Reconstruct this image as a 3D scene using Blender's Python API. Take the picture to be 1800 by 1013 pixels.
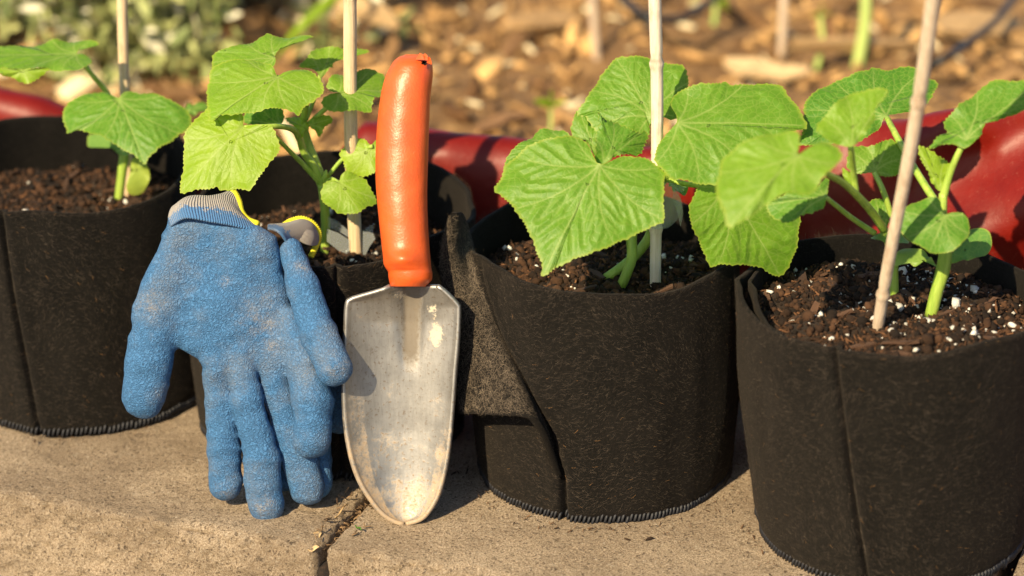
import bpy, bmesh, math, random
import numpy as np
from mathutils import Vector
random.seed(7); rng = np.random.default_rng(7)
S = bpy.context.scene; COL = S.collection
for o in list(bpy.data.objects): bpy.data.objects.remove(o)

# ------------------------------------------------------------------ camera, sky, sun, exposure
PITCH = math.radians(23); DIST = 1.65; F = 4500.0
CAM = np.array([0, -DIST*math.cos(PITCH), .168+DIST*math.sin(PITCH)])
cd = bpy.data.cameras.new('camera'); cam = bpy.data.objects.new('camera', cd); COL.objects.link(cam)
cam.location = CAM; cam.rotation_euler = (math.pi/2-PITCH, 0, 0)
cd.lens = 90; cd.sensor_width = 36; cd.clip_start = .05; cd.clip_end = 400
cd.dof.use_dof = True; cd.dof.focus_distance = 1.70; cd.dof.aperture_fstop = 3.6; cd.dof.aperture_blades = 9
S.camera = cam
SUN_EL = math.radians(38); SUN_AZ = math.radians(-33)      # azimuth from the camera's back, towards the left
sdir = Vector((math.sin(SUN_AZ)*math.cos(SUN_EL), -math.cos(SUN_AZ)*math.cos(SUN_EL), math.sin(SUN_EL)))
W = bpy.data.worlds.new('World'); S.world = W; W.use_nodes = True
nt = W.node_tree; sky = nt.nodes.new('ShaderNodeTexSky'); sky.sky_type = 'NISHITA'; sky.sun_disc = False
sky.sun_elevation = SUN_EL; sky.sun_rotation = math.atan2(sdir.x, sdir.y)
nt.links.new(sky.outputs[0], nt.nodes['Background'].inputs[0]); nt.nodes['Background'].inputs[1].default_value = .085
sd = bpy.data.lights.new('sun', 'SUN'); sun = bpy.data.objects.new('sun', sd); COL.objects.link(sun)
sd.energy = 5.0; sd.angle = math.radians(.7); sd.color = (1, .80, .50)
sun.rotation_euler = sdir.to_track_quat('Z', 'Y').to_euler(); sun.location = (-2, -2, 3)
S.view_settings.view_transform = 'Standard'; S.view_settings.look = 'None'
S.view_settings.exposure = 0.82; S.view_settings.gamma = 1
S.render.engine = 'CYCLES'

# ------------------------------------------------------------------ geometry helpers
RX = np.array([1., 0, 0]); UP = np.array([0, math.sin(PITCH), math.cos(PITCH)]); FW = np.array([0, math.cos(PITCH), -math.sin(PITCH)])
def ray(px, py):
    px = np.asarray(px, float)[..., None]; py = np.asarray(py, float)[..., None]
    return FW + RX*(px-900)/F - UP*(py-506.5)/F
def atY(px, py, y):
    d = ray(px, py); t = (np.asarray(y, float)-CAM[1])/d[..., 1]; return CAM+d*t[..., None]
def atZ(px, py, z):
    d = ray(px, py); t = (np.asarray(z, float)-CAM[2])/d[..., 2]; return CAM+d*t[..., None]
def proj(P):
    v = np.asarray(P)-CAM; w = v@FW; return 900+F*(v@RX)/w, 506.5-F*(v@UP)/w
PX = 1/2730.                                            # metres that one photo pixel spans at the middle distance
A20 = math.radians(20); EE = np.array([math.cos(A20), -math.sin(A20)]); NN = np.array([math.sin(A20), math.cos(A20)])
def sn(s, n): return np.stack([np.asarray(s)*EE[0]+np.asarray(n)*NN[0], np.asarray(s)*EE[1]+np.asarray(n)*NN[1]], -1)

def hash3(i, j, k, seed):
    h = (i.astype(np.int64)*374761393 + j.astype(np.int64)*668265263 + k.astype(np.int64)*2147483647 + seed*974711) & 0x7fffffff
    h = ((h ^ (h >> 13))*1274126177) & 0x7fffffff
    return ((h ^ (h >> 16)) & 0xffff)/65535.*2-1
def vnoise(P, sc, seed=0):
    Q = np.asarray(P)*sc; I = np.floor(Q); f = Q-I; f = f*f*(3-2*f); I = I.astype(np.int64); r = 0
    for a in (0, 1):
        for b in (0, 1):
            for c in (0, 1):
                w = (f[..., 0] if a else 1-f[..., 0])*(f[..., 1] if b else 1-f[..., 1])*(f[..., 2] if c else 1-f[..., 2])
                r = r + w*hash3(I[..., 0]+a, I[..., 1]+b, I[..., 2]+c, seed)
    return r
def fbm(P, sc, oct=4, seed=0):
    r = 0; a = 1
    for o in range(oct): r = r+a*vnoise(P, sc*2**o, seed+o*17); a *= .5
    return r

def tag(o, label=None, cat=None, group=None, kind=None):
    for k, v in (('label', label), ('category', cat), ('group', group), ('kind', kind)):
        if v: o[k] = v
    return o
def empty(name, loc, label=None, cat=None, group=None, kind=None):
    o = bpy.data.objects.new(name, None); o.empty_display_size = .02; COL.objects.link(o); o.location = [float(x) for x in loc]
    return tag(o, label, cat, group, kind)
def wloc(o):
    l = np.array(o.location)
    return l+wloc(o.parent) if o.parent else l
def mk(name, V, faces, mat, parent=None, smooth=True, attrs=None, uv=None):
    """one mesh object from world-space vertices; faces: list or int array (n,3|4)"""
    V = np.asarray(V, float); me = bpy.data.meshes.new(name)
    if parent is not None: V = V-wloc(parent)
    fa = np.asarray(faces) if not isinstance(faces, list) else None
    if fa is None: me.from_pydata(V.tolist(), [], faces)
    else:
        n, k = fa.shape; me.vertices.add(len(V)); me.vertices.foreach_set('co', V.astype(np.float32).ravel())
        me.loops.add(n*k); me.loops.foreach_set('vertex_index', fa.astype(np.int32).ravel())
        me.polygons.add(n); me.polygons.foreach_set('loop_start', np.arange(0, n*k, k, dtype=np.int32))
        me.polygons.foreach_set('loop_total', np.full(n, k, np.int32)); me.update(calc_edges=True)
    for an, av in (attrs or {}).items():
        av = np.asarray(av, np.float32)
        if av.ndim == 1: me.attributes.new(an, 'FLOAT', 'POINT').data.foreach_set('value', av)
        else: me.attributes.new(an, 'FLOAT_COLOR', 'POINT').data.foreach_set('color', np.c_[av, np.ones(len(av))].astype(np.float32).ravel())
    if smooth: me.polygons.foreach_set('use_smooth', [True]*len(me.polygons))
    me.validate(); me.materials.append(mat)
    o = bpy.data.objects.new(name, me); COL.objects.link(o)
    if parent is not None: o.parent = parent
    return o
def grid_faces(nr, nc, wrap=False):
    r, c = np.meshgrid(np.arange(nr-1), np.arange(nc if wrap else nc-1), indexing='ij'); c2 = (c+1) % nc
    return np.stack([r*nc+c, r*nc+c2, (r+1)*nc+c2, (r+1)*nc+c], -1).reshape(-1, 4)
def catmull(P, n, closed=False):
    P = np.asarray(P, float); m = len(P)
    if closed: Q = np.vstack([P[-1], P, P[0], P[1]]); segs = m
    else: Q = np.vstack([2*P[0]-P[1], P, 2*P[-1]-P[-2]]); segs = m-1
    t = np.linspace(0, segs, n, endpoint=not closed); i = np.minimum(t.astype(int), segs-1); f = (t-i)[:, None]
    a, b, c, d = Q[i], Q[i+1], Q[i+2], Q[i+3]
    return .5*(2*b+(c-a)*f+(2*a-5*b+4*c-d)*f*f+(3*b-a-3*c+d)*f**3)
def tube_geo(P, R, ns=10, cap=True):
    P = np.asarray(P, float); n = len(P); R = np.broadcast_to(np.asarray(R, float), (n,))
    T = np.gradient(P, axis=0); T /= np.linalg.norm(T, axis=1, keepdims=True)+1e-12
    ref = np.array([0, 1., 0]) if abs(T[:, 1]).mean() < .8 else np.array([1., 0, 0])
    A = np.cross(T, ref); A /= np.linalg.norm(A, axis=1, keepdims=True)+1e-12; B = np.cross(T, A)
    th = np.arange(ns)*2*math.pi/ns
    V = (P[:, None]+R[:, None, None]*(A[:, None]*np.cos(th)[None, :, None]+B[:, None]*np.sin(th)[None, :, None])).reshape(-1, 3)
    Fc = grid_faces(n, ns, True).tolist()
    if cap: Fc += [list(range(ns))[::-1], list(range((n-1)*ns, n*ns))]
    return V, Fc
def tube(name, pts, rad, mat, parent=None, n=24, ns=10):
    P = catmull(pts, n) if len(pts) > 2 else np.linspace(pts[0], pts[1], n)
    R = np.interp(np.linspace(0, 1, n), np.linspace(0, 1, len(np.atleast_1d(rad))), np.atleast_1d(rad))
    V, Fc = tube_geo(P, R, ns); return mk(name, V, Fc, mat, parent)
def patch(ctrl, nu, nv):
    """smooth sheet through a rows x cols grid of world points"""
    C = np.asarray(ctrl, float); rows = np.stack([catmull(r, nu) for r in C])       # rows, nu, 3
    return np.stack([catmull(rows[:, i], nv) for i in range(nu)], 1)               # nv, nu, 3
def rot_rand(n, flat=None):
    q = rng.normal(size=(n, 4))
    if flat is not None:
        yaw = rng.uniform(0, 2*math.pi, n); tilt = rng.normal(0, flat, (n, 2))
        q = np.stack([np.cos(yaw/2), tilt[:, 0]*.5, tilt[:, 1]*.5, np.sin(yaw/2)], 1)
    q /= np.linalg.norm(q, axis=1, keepdims=True); w, x, y, z = q.T
    return np.stack([np.stack([1-2*(y*y+z*z), 2*(x*y-z*w), 2*(x*z+y*w)], -1), np.stack([2*(x*y+z*w), 1-2*(x*x+z*z), 2*(y*z-x*w)], -1), np.stack([2*(x*z-y*w), 2*(y*z+x*w), 1-2*(x*x+y*y)], -1)], 1)
def scatter(name, tv, tf, pos, scale, mat, parent=None, flat=None, cols=None, smooth=False, kind='stuff'):
    """many copies of small template pieces in one mesh; tv: (k,v,3) variants, tf faces of one"""
    n = len(pos); k, nv, _ = tv.shape; v = tv[rng.integers(0, k, n)]*np.asarray(scale).reshape(n, 1, -1)
    v = np.einsum('nij,nvj->nvi', rot_rand(n, flat), v)+np.asarray(pos)[:, None]
    f = (np.asarray(tf)[None]+(np.arange(n)*nv)[:, None, None]).reshape(-1, np.asarray(tf).shape[1])
    at = {'col': np.repeat(cols, nv, 0)} if cols is not None else None
    o = mk(name, v.reshape(-1, 3), f, mat, parent, smooth, at)
    if kind: o['kind'] = kind
    return o
def ico_variants(k, jit=.25, sub=1):
    bm = bmesh.new(); bmesh.ops.create_icosphere(bm, subdivisions=sub, radius=1)
    v = np.array([x.co[:] for x in bm.verts]); f = np.array([[q.index for q in x.verts] for x in bm.faces]); bm.free()
    return np.stack([v*(1+jit*rng.uniform(-1, 1, (len(v), 1))) for _ in range(k)]), f
def chip_variants(k):
    """flat, splintery chips: a warped box with 3 x 2 x 2 corners"""
    xs = [-1, -.3, .35, 1]; V = []; 
    for _ in range(k):
        v = []
        for i, x in enumerate(xs):
            w = (.55, 1, .95, .5)[i]*rng.uniform(.7, 1.2); b = rng.uniform(-.3, .3)*(i in (0, 3)); o = rng.uniform(-.12, .12)
            for y in (-1, 1):
                for z in (-1, 1): v.append([x+rng.uniform(-.2, .2), y*w*.34+o, z*.15*rng.uniform(.7, 1.4)+b*.4])
        V.append(v)
    f = []
    for i in range(3):
        a = i*4; b = a+4
        f += [[a, b, b+1, a+1], [a+2, a+3, b+3, b+2], [a, a+2, b+2, b], [a+1, b+1, b+3, a+3]]
    f += [[0, 1, 3, 2], [12, 14, 15, 13]]
    return np.array(V), np.array(f)

# ------------------------------------------------------------------ materials
def mat(name):
    m = bpy.data.materials.new(name); m.use_nodes = True; n = m.node_tree.nodes; return m, n, m.node_tree.links, n['Principled BSDF']
def nd(n, t, **kw):
    x = n.new('ShaderNode'+t)
    for k, v in kw.items():
        if k in x.inputs: x.inputs[k].default_value = v
        else: setattr(x, k, v)
    return x
def ramp(n, l, src, stops):
    r = n.new('ShaderNodeValToRGB'); e = r.color_ramp.elements
    while len(e) < len(stops): e.new(.5)
    for x, (p, c) in zip(e, stops): x.position = p; x.color = (*c, 1) if len(c) == 3 else c
    l.new(src, r.inputs[0]); return r.outputs[0]
def coords(n, l, scale=(1, 1, 1), rot=(0, 0, 0), src='Object'):
    t = n.new('ShaderNodeTexCoord'); m = n.new('ShaderNodeMapping'); m.inputs['Scale'].default_value = scale; m.inputs['Rotation'].default_value = rot
    l.new(t.outputs[src], m.inputs[0]); return m.outputs[0]
def noise(n, l, vec, scale, detail=5, rough=.6, dist=0):
    x = nd(n, 'TexNoise', Scale=scale, Detail=detail, Roughness=rough, Distortion=dist)
    if vec: l.new(vec, x.inputs['Vector'])
    return x.outputs[0]
def mixc(n, l, fac, a, b, mode='MIX'):
    x = n.new('ShaderNodeMix'); x.data_type = 'RGBA'; x.blend_type = mode
    for s, v in ((0, fac), (6, a), (7, b)):
        if isinstance(v, (int, float)): x.inputs[s].default_value = v
        elif isinstance(v, tuple): x.inputs[s].default_value = (*v, 1)
        else: l.new(v, x.inputs[s])
    return x.outputs[2]
def math_(n, l, op, a, b=None, clamp=False):
    x = n.new('ShaderNodeMath'); x.operation = op; x.use_clamp = clamp
    for s, v in ((0, a), (1, b)):
        if v is None: continue
        if isinstance(v, (int, float)): x.inputs[s].default_value = v
        else: l.new(v, x.inputs[s])
    return x.outputs[0]
def bump(n, l, h, dist, strength=1, nrm=None):
    b = nd(n, 'Bump', Strength=strength, Distance=dist); l.new(h, b.inputs['Height'])
    if nrm: l.new(nrm, b.inputs['Normal'])
    return b.outputs[0]
def plain(name, col, rough=.6, **kw):
    m, n, l, p = mat(name); p.inputs['Base Color'].default_value = (*col, 1); p.inputs['Roughness'].default_value = rough
    for k, v in kw.items(): p.inputs[k.replace('_', ' ')].default_value = v
    return m

def m_felt():
    m, n, l, p = mat('black_felt'); v = coords(n, l)
    a = noise(n, l, coords(n, l, (1, 1, 6), (.5, .3, .2)), 260, 6, .75, .6); b = noise(n, l, coords(n, l, (5, 5, 1), (-.4, .2, .7)), 240, 6, .75, .6)
    big = noise(n, l, v, 22, 4)
    s = math_(n, l, 'MAXIMUM', a, b)
    c = ramp(n, l, s, [(.46, (.002, .0018, .0016)), (.60, (.0070, .0060, .0052)), (.76, (.058, .048, .039))])
    c = mixc(n, l, ramp(n, l, big, [(.35, (0, 0, 0)), (.7, (.40, .40, .40))]), c, (.013, .0108, .009))
    l.new(c, p.inputs['Base Color']); p.inputs['Roughness'].default_value = .95; p.inputs['Specular IOR Level'].default_value = .15
    p.inputs['Sheen Weight'].default_value = .03; p.inputs['Sheen Tint'].default_value = (.9, .75, .6, 1)
    l.new(bump(n, l, s, .0012, .8), p.inputs['Normal']); return m
def m_attr(name, rough=.9, bsc=400, bd=.001, spec=.25, var=.35):
    m, n, l, p = mat(name); a = nd(n, 'Attribute', attribute_name='col'); v = coords(n, l)
    t = noise(n, l, v, bsc, 5, .7); c = mixc(n, l, var, a.outputs[0], ramp(n, l, t, [(.3, (.25, .25, .25)), (.75, (1.25, 1.25, 1.25))]), 'MULTIPLY')
    l.new(c, p.inputs['Base Color']); p.inputs['Roughness'].default_value = rough; p.inputs['Specular IOR Level'].default_value = spec
    l.new(bump(n, l, t, bd), p.inputs['Normal']); return m
def m_tint(name, c0, c1, rough=.85, stretch=(1, 1, 1), sc=120):
    """wood-like, varied from object to object"""
    m, n, l, p = mat(name); oi = n.new('ShaderNodeObjectInfo'); t = noise(n, l, coords(n, l, stretch), sc, 5, .65)
    base = ramp(n, l, oi.outputs['Random'], [(0, c0), (1, c1)])
    c = mixc(n, l, .7, base, ramp(n, l, t, [(.3, (.35, .33, .3)), (.7, (1.15, 1.15, 1.15))]), 'MULTIPLY')
    l.new(c, p.inputs['Base Color']); p.inputs['Roughness'].default_value = rough; l.new(bump(n, l, t, .0015), p.inputs['Normal']); return m
def m_soil():
    m, n, l, p = mat('potting_soil'); t = noise(n, l, coords(n, l), 180, 8, .75); u = noise(n, l, coords(n, l), 45, 4)
    c = ramp(n, l, t, [(.3, (.008, .005, .004)), (.55, (.03, .018, .011)), (.75, (.075, .042, .024))])
    l.new(mixc(n, l, .4, c, ramp(n, l, u, [(.35, (.35, .35, .35)), (.7, (1.2, 1.1, 1))]), 'MULTIPLY'), p.inputs['Base Color']); p.inputs['Roughness'].default_value = .95
    l.new(bump(n, l, t, .004), p.inputs['Normal']); return m
def m_concrete():
    m, n, l, p = mat('weathered_concrete'); v = coords(n, l); g = noise(n, l, v, 900, 4, .8); med = noise(n, l, v, 260, 6, .75); big = noise(n, l, v, 13, 5, .6)
    vo = nd(n, 'TexVoronoi', Scale=700.); l.new(v, vo.inputs['Vector'])
    c = ramp(n, l, g, [(.36, (.22, .155, .095)), (.5, (.52, .405, .285)), (.66, (.80, .67, .51))])
    c = mixc(n, l, ramp(n, l, big, [(.38, (0, 0, 0)), (.62, (.85, .85, .85))]), c, mixc(n, l, .55, c, (.20, .145, .095)))
    pit = ramp(n, l, med, [(.60, (0, 0, 0)), (.69, (1, 1, 1))])
    c = mixc(n, l, math_(n, l, 'MULTIPLY', pit, .75), c, (.075, .05, .032))
    pit2 = ramp(n, l, noise(n, l, v, 120, 7, .8), [(.60, (0, 0, 0)), (.70, (1, 1, 1))]); c = mixc(n, l, math_(n, l, 'MULTIPLY', pit2, .6), c, (.10, .066, .04)); pit = math_(n, l, 'MAXIMUM', pit, pit2)
    sp = ramp(n, l, vo.outputs['Color'], [(.80, (0, 0, 0)), (.84, (1, 1, 1))])
    c = mixc(n, l, math_(n, l, 'MULTIPLY', sp, .6), c, (.06, .042, .03))
    sp2 = ramp(n, l, vo.outputs['Color'], [(.08, (1, 1, 1)), (.12, (0, 0, 0))])
    c = mixc(n, l, math_(n, l, 'MULTIPLY', sp2, .5), c, (.62, .54, .43))
    l.new(c, p.inputs['Base Color']); p.inputs['Roughness'].default_value = .93; p.inputs['Specular IOR Level'].default_value = .2
    h = math_(n, l, 'SUBTRACT', math_(n, l, 'ADD', math_(n, l, 'MULTIPLY', g, .5), med), math_(n, l, 'MULTIPLY', pit, .5))
    l.new(bump(n, l, h, .0042, 1.), p.inputs['Normal']); return m
def m_leaf(name, top, young, trans=.42):
    m, n, l, p = mat(name); vein = nd(n, 'Attribute', attribute_name='vein'); edge = nd(n, 'Attribute', attribute_name='edge')
    tint = nd(n, 'Attribute', attribute_type='OBJECT', attribute_name='tint')
    uv = n.new('ShaderNodeUVMap'); v = coords(n, l)
    t = noise(n, l, v, 70, 6, .65); f = noise(n, l, v, 900, 3, .6)
    vo = nd(n, 'TexVoronoi', Scale=230., feature='DISTANCE_TO_EDGE'); l.new(v, vo.inputs['Vector'])
    net = ramp(n, l, vo.outputs[0], [(.0, (1, 1, 1)), (.12, (0, 0, 0))])
    c = mixc(n, l, tint.outputs['Fac'], top, young)
    c = mixc(n, l, .55, c, ramp(n, l, t, [(.34, (.76, .84, .78)), (.66, (1.14, 1.10, 1.05))]), 'MULTIPLY')
    c = mixc(n, l, math_(n, l, 'MULTIPLY', net, .20), c, (.36, .48, .10))
    c = mixc(n, l, math_(n, l, 'MULTIPLY', vein.outputs['Fac'], .45), c, (.42, .52, .16))
    c = mixc(n, l, math_(n, l, 'MULTIPLY', edge.outputs['Fac'], .55), c, (.42, .46, .06))
    hair = ramp(n, l, f, [(.70, (0, 0, 0)), (.78, (1, 1, 1))]); c = mixc(n, l, math_(n, l, 'MULTIPLY', hair, .18), c, (.5, .6, .35))
    l.new(c, p.inputs['Base Color']); p.inputs['Roughness'].default_value = .47; p.inputs['Specular IOR Level'].default_value = .42
    p.inputs['Sheen Weight'].default_value = .08
    h = math_(n, l, 'ADD', math_(n, l, 'MULTIPLY', net, -.5), math_(n, l, 'ADD', t, math_(n, l, 'MULTIPLY', f, .3)))
    nb = bump(n, l, h, .00035, .5); l.new(nb, p.inputs['Normal'])
    tr = n.new('ShaderNodeBsdfTranslucent'); l.new(mixc(n, l, 1., c, (1.15, 1.25, .55), 'MULTIPLY'), tr.inputs[0]); l.new(nb, tr.inputs['Normal'])
    mx = n.new('ShaderNodeMixShader'); mx.inputs[0].default_value = trans; l.new(p.outputs[0], mx.inputs[1]); l.new(tr.outputs[0], mx.inputs[2])
    l.new(mx.outputs[0], n['Material Output'].inputs[0]); return m
def m_stem():
    m, n, l, p = mat('fleshy_stem'); t = noise(n, l, coords(n, l, (1, 1, .15)), 260, 4)
    l.new(ramp(n, l, t, [(.3, (.20, .33, .035)), (.7, (.38, .50, .09))]), p.inputs['Base Color']); p.inputs['Roughness'].default_value = .45
    p.inputs['Subsurface Weight'].default_value = .25; p.inputs['Subsurface Radius'].default_value = (.5, .8, .1); p.inputs['Subsurface Scale'].default_value = .004
    l.new(bump(n, l, noise(n, l, coords(n, l), 1300, 2), .0005, .6), p.inputs['Normal']); return m
def m_bamboo(name, c0, c1):
    m, n, l, p = mat(name); a = noise(n, l, coords(n, l, (1, 1, .04)), 420, 5, .7); b = noise(n, l, coords(n, l, (1, 1, .5)), 60, 5, .7)
    nod = nd(n, 'Attribute', attribute_name='node')
    c = ramp(n, l, a, [(.3, c0), (.68, c1)]); c = mixc(n, l, ramp(n, l, b, [(.52, (0, 0, 0)), (.7, (.6, .6, .6))]), c, (.22, .13, .07))
    c = mixc(n, l, math_(n, l, 'MULTIPLY', nod.outputs['Fac'], .55), c, (.20, .12, .07))
    l.new(c, p.inputs['Base Color']); p.inputs['Roughness'].default_value = .6; l.new(bump(n, l, a, .0008), p.inputs['Normal']); return m
def m_latex():
    m, n, l, p = mat('crinkled_blue_latex'); v = coords(n, l)
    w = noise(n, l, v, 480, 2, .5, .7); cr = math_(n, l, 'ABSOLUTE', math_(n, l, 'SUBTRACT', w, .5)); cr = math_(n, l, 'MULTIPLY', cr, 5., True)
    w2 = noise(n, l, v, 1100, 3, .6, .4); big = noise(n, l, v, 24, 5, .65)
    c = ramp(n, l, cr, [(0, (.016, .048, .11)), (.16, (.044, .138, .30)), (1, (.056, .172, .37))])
    d = ramp(n, l, big, [(.46, (0, 0, 0)), (.72, (.75, .75, .75))])
    c = mixc(n, l, math_(n, l, 'MULTIPLY', d, ramp(n, l, w2, [(.35, (.3, .3, .3)), (.65, (1, 1, 1))])), c, (.20, .205, .205))
    c = mixc(n, l, ramp(n, l, w2, [(.74, (0, 0, 0)), (.78, (.4, .4, .4))]), c, (.35, .42, .48))
    dirt = nd(n, 'Attribute', attribute_name='dirt'); c = mixc(n, l, math_(n, l, 'MULTIPLY', math_(n, l, 'MULTIPLY', dirt.outputs['Fac'], ramp(n, l, noise(n, l, v, 110, 4, .7), [(.4, (0, 0, 0)), (.65, (1, 1, 1))])), ramp(n, l, w2, [(.4, (.15, .15, .15)), (.6, (.8, .8, .8))])), c, (.30, .26, .21))
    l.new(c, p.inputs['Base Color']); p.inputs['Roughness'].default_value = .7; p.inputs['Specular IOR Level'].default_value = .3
    h = math_(n, l, 'ADD', cr, math_(n, l, 'MULTIPLY', w2, .45)); l.new(bump(n, l, h, .0008, .8), p.inputs['Normal']); return m
def m_knit(name, c0, c1, coat=False):
    m, n, l, p = mat(name); uv = n.new('ShaderNodeUVMap'); wv = nd(n, 'TexWave', Scale=1., Distortion=1.2, Detail=2.); wv.bands_direction = 'X'
    mp = n.new('ShaderNodeMapping'); mp.inputs['Scale'].default_value = (12, 5, 1); l.new(uv.outputs[0], mp.inputs[0]); l.new(mp.outputs[0], wv.inputs['Vector'])
    t = noise(n, l, coords(n, l), 900, 3); h = math_(n, l, 'ADD', wv.outputs['Fac'], math_(n, l, 'MULTIPLY', t, .8))
    col = ramp(n, l, h, [(.3, c0), (1, c1)])
    if coat:      # the dipped coating ends in a ragged edge on the knit
        sx = n.new('ShaderNodeSeparateXYZ'); l.new(uv.outputs[0], sx.inputs[0]); e = math_(n, l, 'ADD', sx.outputs[1], math_(n, l, 'MULTIPLY', math_(n, l, 'SUBTRACT', noise(n, l, coords(n, l, (1, 1, .35)), 420, 3, .7), .5), .75))
        col = mixc(n, l, ramp(n, l, e, [(.26, (1, 1, 1)), (.30, (0, 0, 0))]), col, (.050, .165, .37))
    l.new(col, p.inputs['Base Color']); p.inputs['Roughness'].default_value = .95; p.inputs['Sheen Weight'].default_value = .2
    l.new(bump(n, l, h, .0009), p.inputs['Normal']); return m
def m_rubber():
    m, n, l, p = mat('orange_rubber'); v = coords(n, l); t = noise(n, l, v, 700, 3, .6); b = noise(n, l, v, 60, 6, .7); s = noise(n, l, v, 330, 3)
    c = ramp(n, l, b, [(.3, (.58, .078, .013)), (.7, (.68, .108, .017))])
    c = mixc(n, l, ramp(n, l, s, [(.72, (0, 0, 0)), (.77, (.45, .45, .45))]), c, (.75, .45, .3))
    c = mixc(n, l, ramp(n, l, b, [(.66, (0, 0, 0)), (.76, (.5, .5, .5))]), c, (.40, .10, .05))
    l.new(c, p.inputs['Base Color']); p.inputs['Roughness'].default_value = .38; p.inputs['Specular IOR Level'].default_value = .6
    l.new(bump(n, l, math_(n, l, 'ADD', t, math_(n, l, 'MULTIPLY', b, .3)), .0004, .6), p.inputs['Normal']); return m
def m_alu():
    m, n, l, p = mat('scuffed_aluminium'); v = coords(n, l); sc = noise(n, l, coords(n, l, (1, .4, .12), (0, .05, 0)), 500, 4, .7); b = noise(n, l, v, 40, 6, .7); f = noise(n, l, v, 420, 3, .7)
    dirt = nd(n, 'Attribute', attribute_name='dirt')
    c = ramp(n, l, b, [(.3, (.30, .29, .275)), (.7, (.47, .455, .43))]); c = mixc(n, l, .35, c, ramp(n, l, sc, [(.3, (.5, .5, .5)), (.7, (1.1, 1.1, 1.1))]), 'MULTIPLY')
    mask = ramp(n, l, math_(n, l, 'ADD', math_(n, l, 'MULTIPLY', b, .55), math_(n, l, 'ADD', math_(n, l, 'MULTIPLY', dirt.outputs['Fac'], .45), math_(n, l, 'MULTIPLY', f, .35))), [(.62, (0, 0, 0)), (.78, (1, 1, 1))])
    spk = ramp(n, l, f, [(.58, (0, 0, 0)), (.67, (1, 1, 1))])
    c = mixc(n, l, math_(n, l, 'MULTIPLY', mask, .75), c, (.42, .29, .16)); c = mixc(n, l, math_(n, l, 'MULTIPLY', spk, .6), c, (.19, .13, .08))
    crust = nd(n, 'Attribute', attribute_name='crust'); cm = ramp(n, l, math_(n, l, 'ADD', math_(n, l, 'MULTIPLY', crust.outputs['Fac'], .6), math_(n, l, 'MULTIPLY', f, .6)), [(.66, (0, 0, 0)), (.74, (1, 1, 1))])
    groove = nd(n, 'Attribute', attribute_name='groove'); gm = ramp(n, l, math_(n, l, 'ADD', math_(n, l, 'MULTIPLY', groove.outputs['Fac'], .8), math_(n, l, 'MULTIPLY', f, .4)), [(.5, (0, 0, 0)), (.85, (1, 1, 1))])
    c = mixc(n, l, math_(n, l, 'MULTIPLY', gm, .85), c, (.13, .105, .075)); mask = math_(n, l, 'MAXIMUM', mask, gm)
    c = mixc(n, l, math_(n, l, 'MULTIPLY', cm, .85), c, (.60, .52, .38))
    l.new(c, p.inputs['Base Color'])
    dm = math_(n, l, 'MAXIMUM', mask, cm); l.new(math_(n, l, 'SUBTRACT', .80, math_(n, l, 'MULTIPLY', dm, .65)), p.inputs['Metallic'])
    l.new(math_(n, l, 'ADD', .46, math_(n, l, 'MULTIPLY', dm, .4)), p.inputs['Roughness'])
    l.new(bump(n, l, math_(n, l, 'ADD', math_(n, l, 'MULTIPLY', sc, .35), math_(n, l, 'ADD', math_(n, l, 'MULTIPLY', f, .5), math_(n, l, 'MULTIPLY', dm, .3))), .0003, .5), p.inputs['Normal']); return m
def m_red():
    m, n, l, p = mat('glossy_red_plastic'); v = coords(n, l); b = noise(n, l, v, 30, 5); f = noise(n, l, v, 260, 4)
    c = ramp(n, l, b, [(.3, (.120, .0040, .0018)), (.7, (.170, .008, .0035))]); c = mixc(n, l, ramp(n, l, f, [(.6, (0, 0, 0)), (.75, (.25, .25, .25))]), c, (.30, .10, .07))
    l.new(c, p.inputs['Base Color']); p.inputs['Roughness'].default_value = .45; p.inputs['Specular IOR Level'].default_value = .3; l.new(bump(n, l, b, .003, .4), p.inputs['Normal']); return m
def m_mulch():
    m, n, l, p = mat('mulch_ground'); t = noise(n, l, coords(n, l), 60, 8, .75); u = noise(n, l, coords(n, l), 7, 4)
    c = ramp(n, l, t, [(.3, (.09, .046, .02)), (.5, (.30, .165, .065)), (.7, (.58, .36, .15))])
    l.new(mixc(n, l, .5, c, ramp(n, l, u, [(.3, (.5, .5, .5)), (.7, (1.2, 1.2, 1.2))]), 'MULTIPLY'), p.inputs['Base Color']); p.inputs['Roughness'].default_value = .95
    l.new(bump(n, l, t, .012), p.inputs['Normal']); return m
def m_clear():
    m, n, l, p = mat('clear_plastic'); p.inputs['Base Color'].default_value = (.75, .8, .82, 1); p.inputs['Roughness'].default_value = .22; p.inputs['IOR'].default_value = 1.45
    tr = n.new('ShaderNodeBsdfTransparent'); tr.inputs[0].default_value = (.93, .96, .97, 1); mx = n.new('ShaderNodeMixShader'); mx.inputs[0].default_value = .14
    l.new(tr.outputs[0], mx.inputs[1]); l.new(p.outputs[0], mx.inputs[2]); l.new(mx.outputs[0], n['Material Output'].inputs[0]); return m
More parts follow.
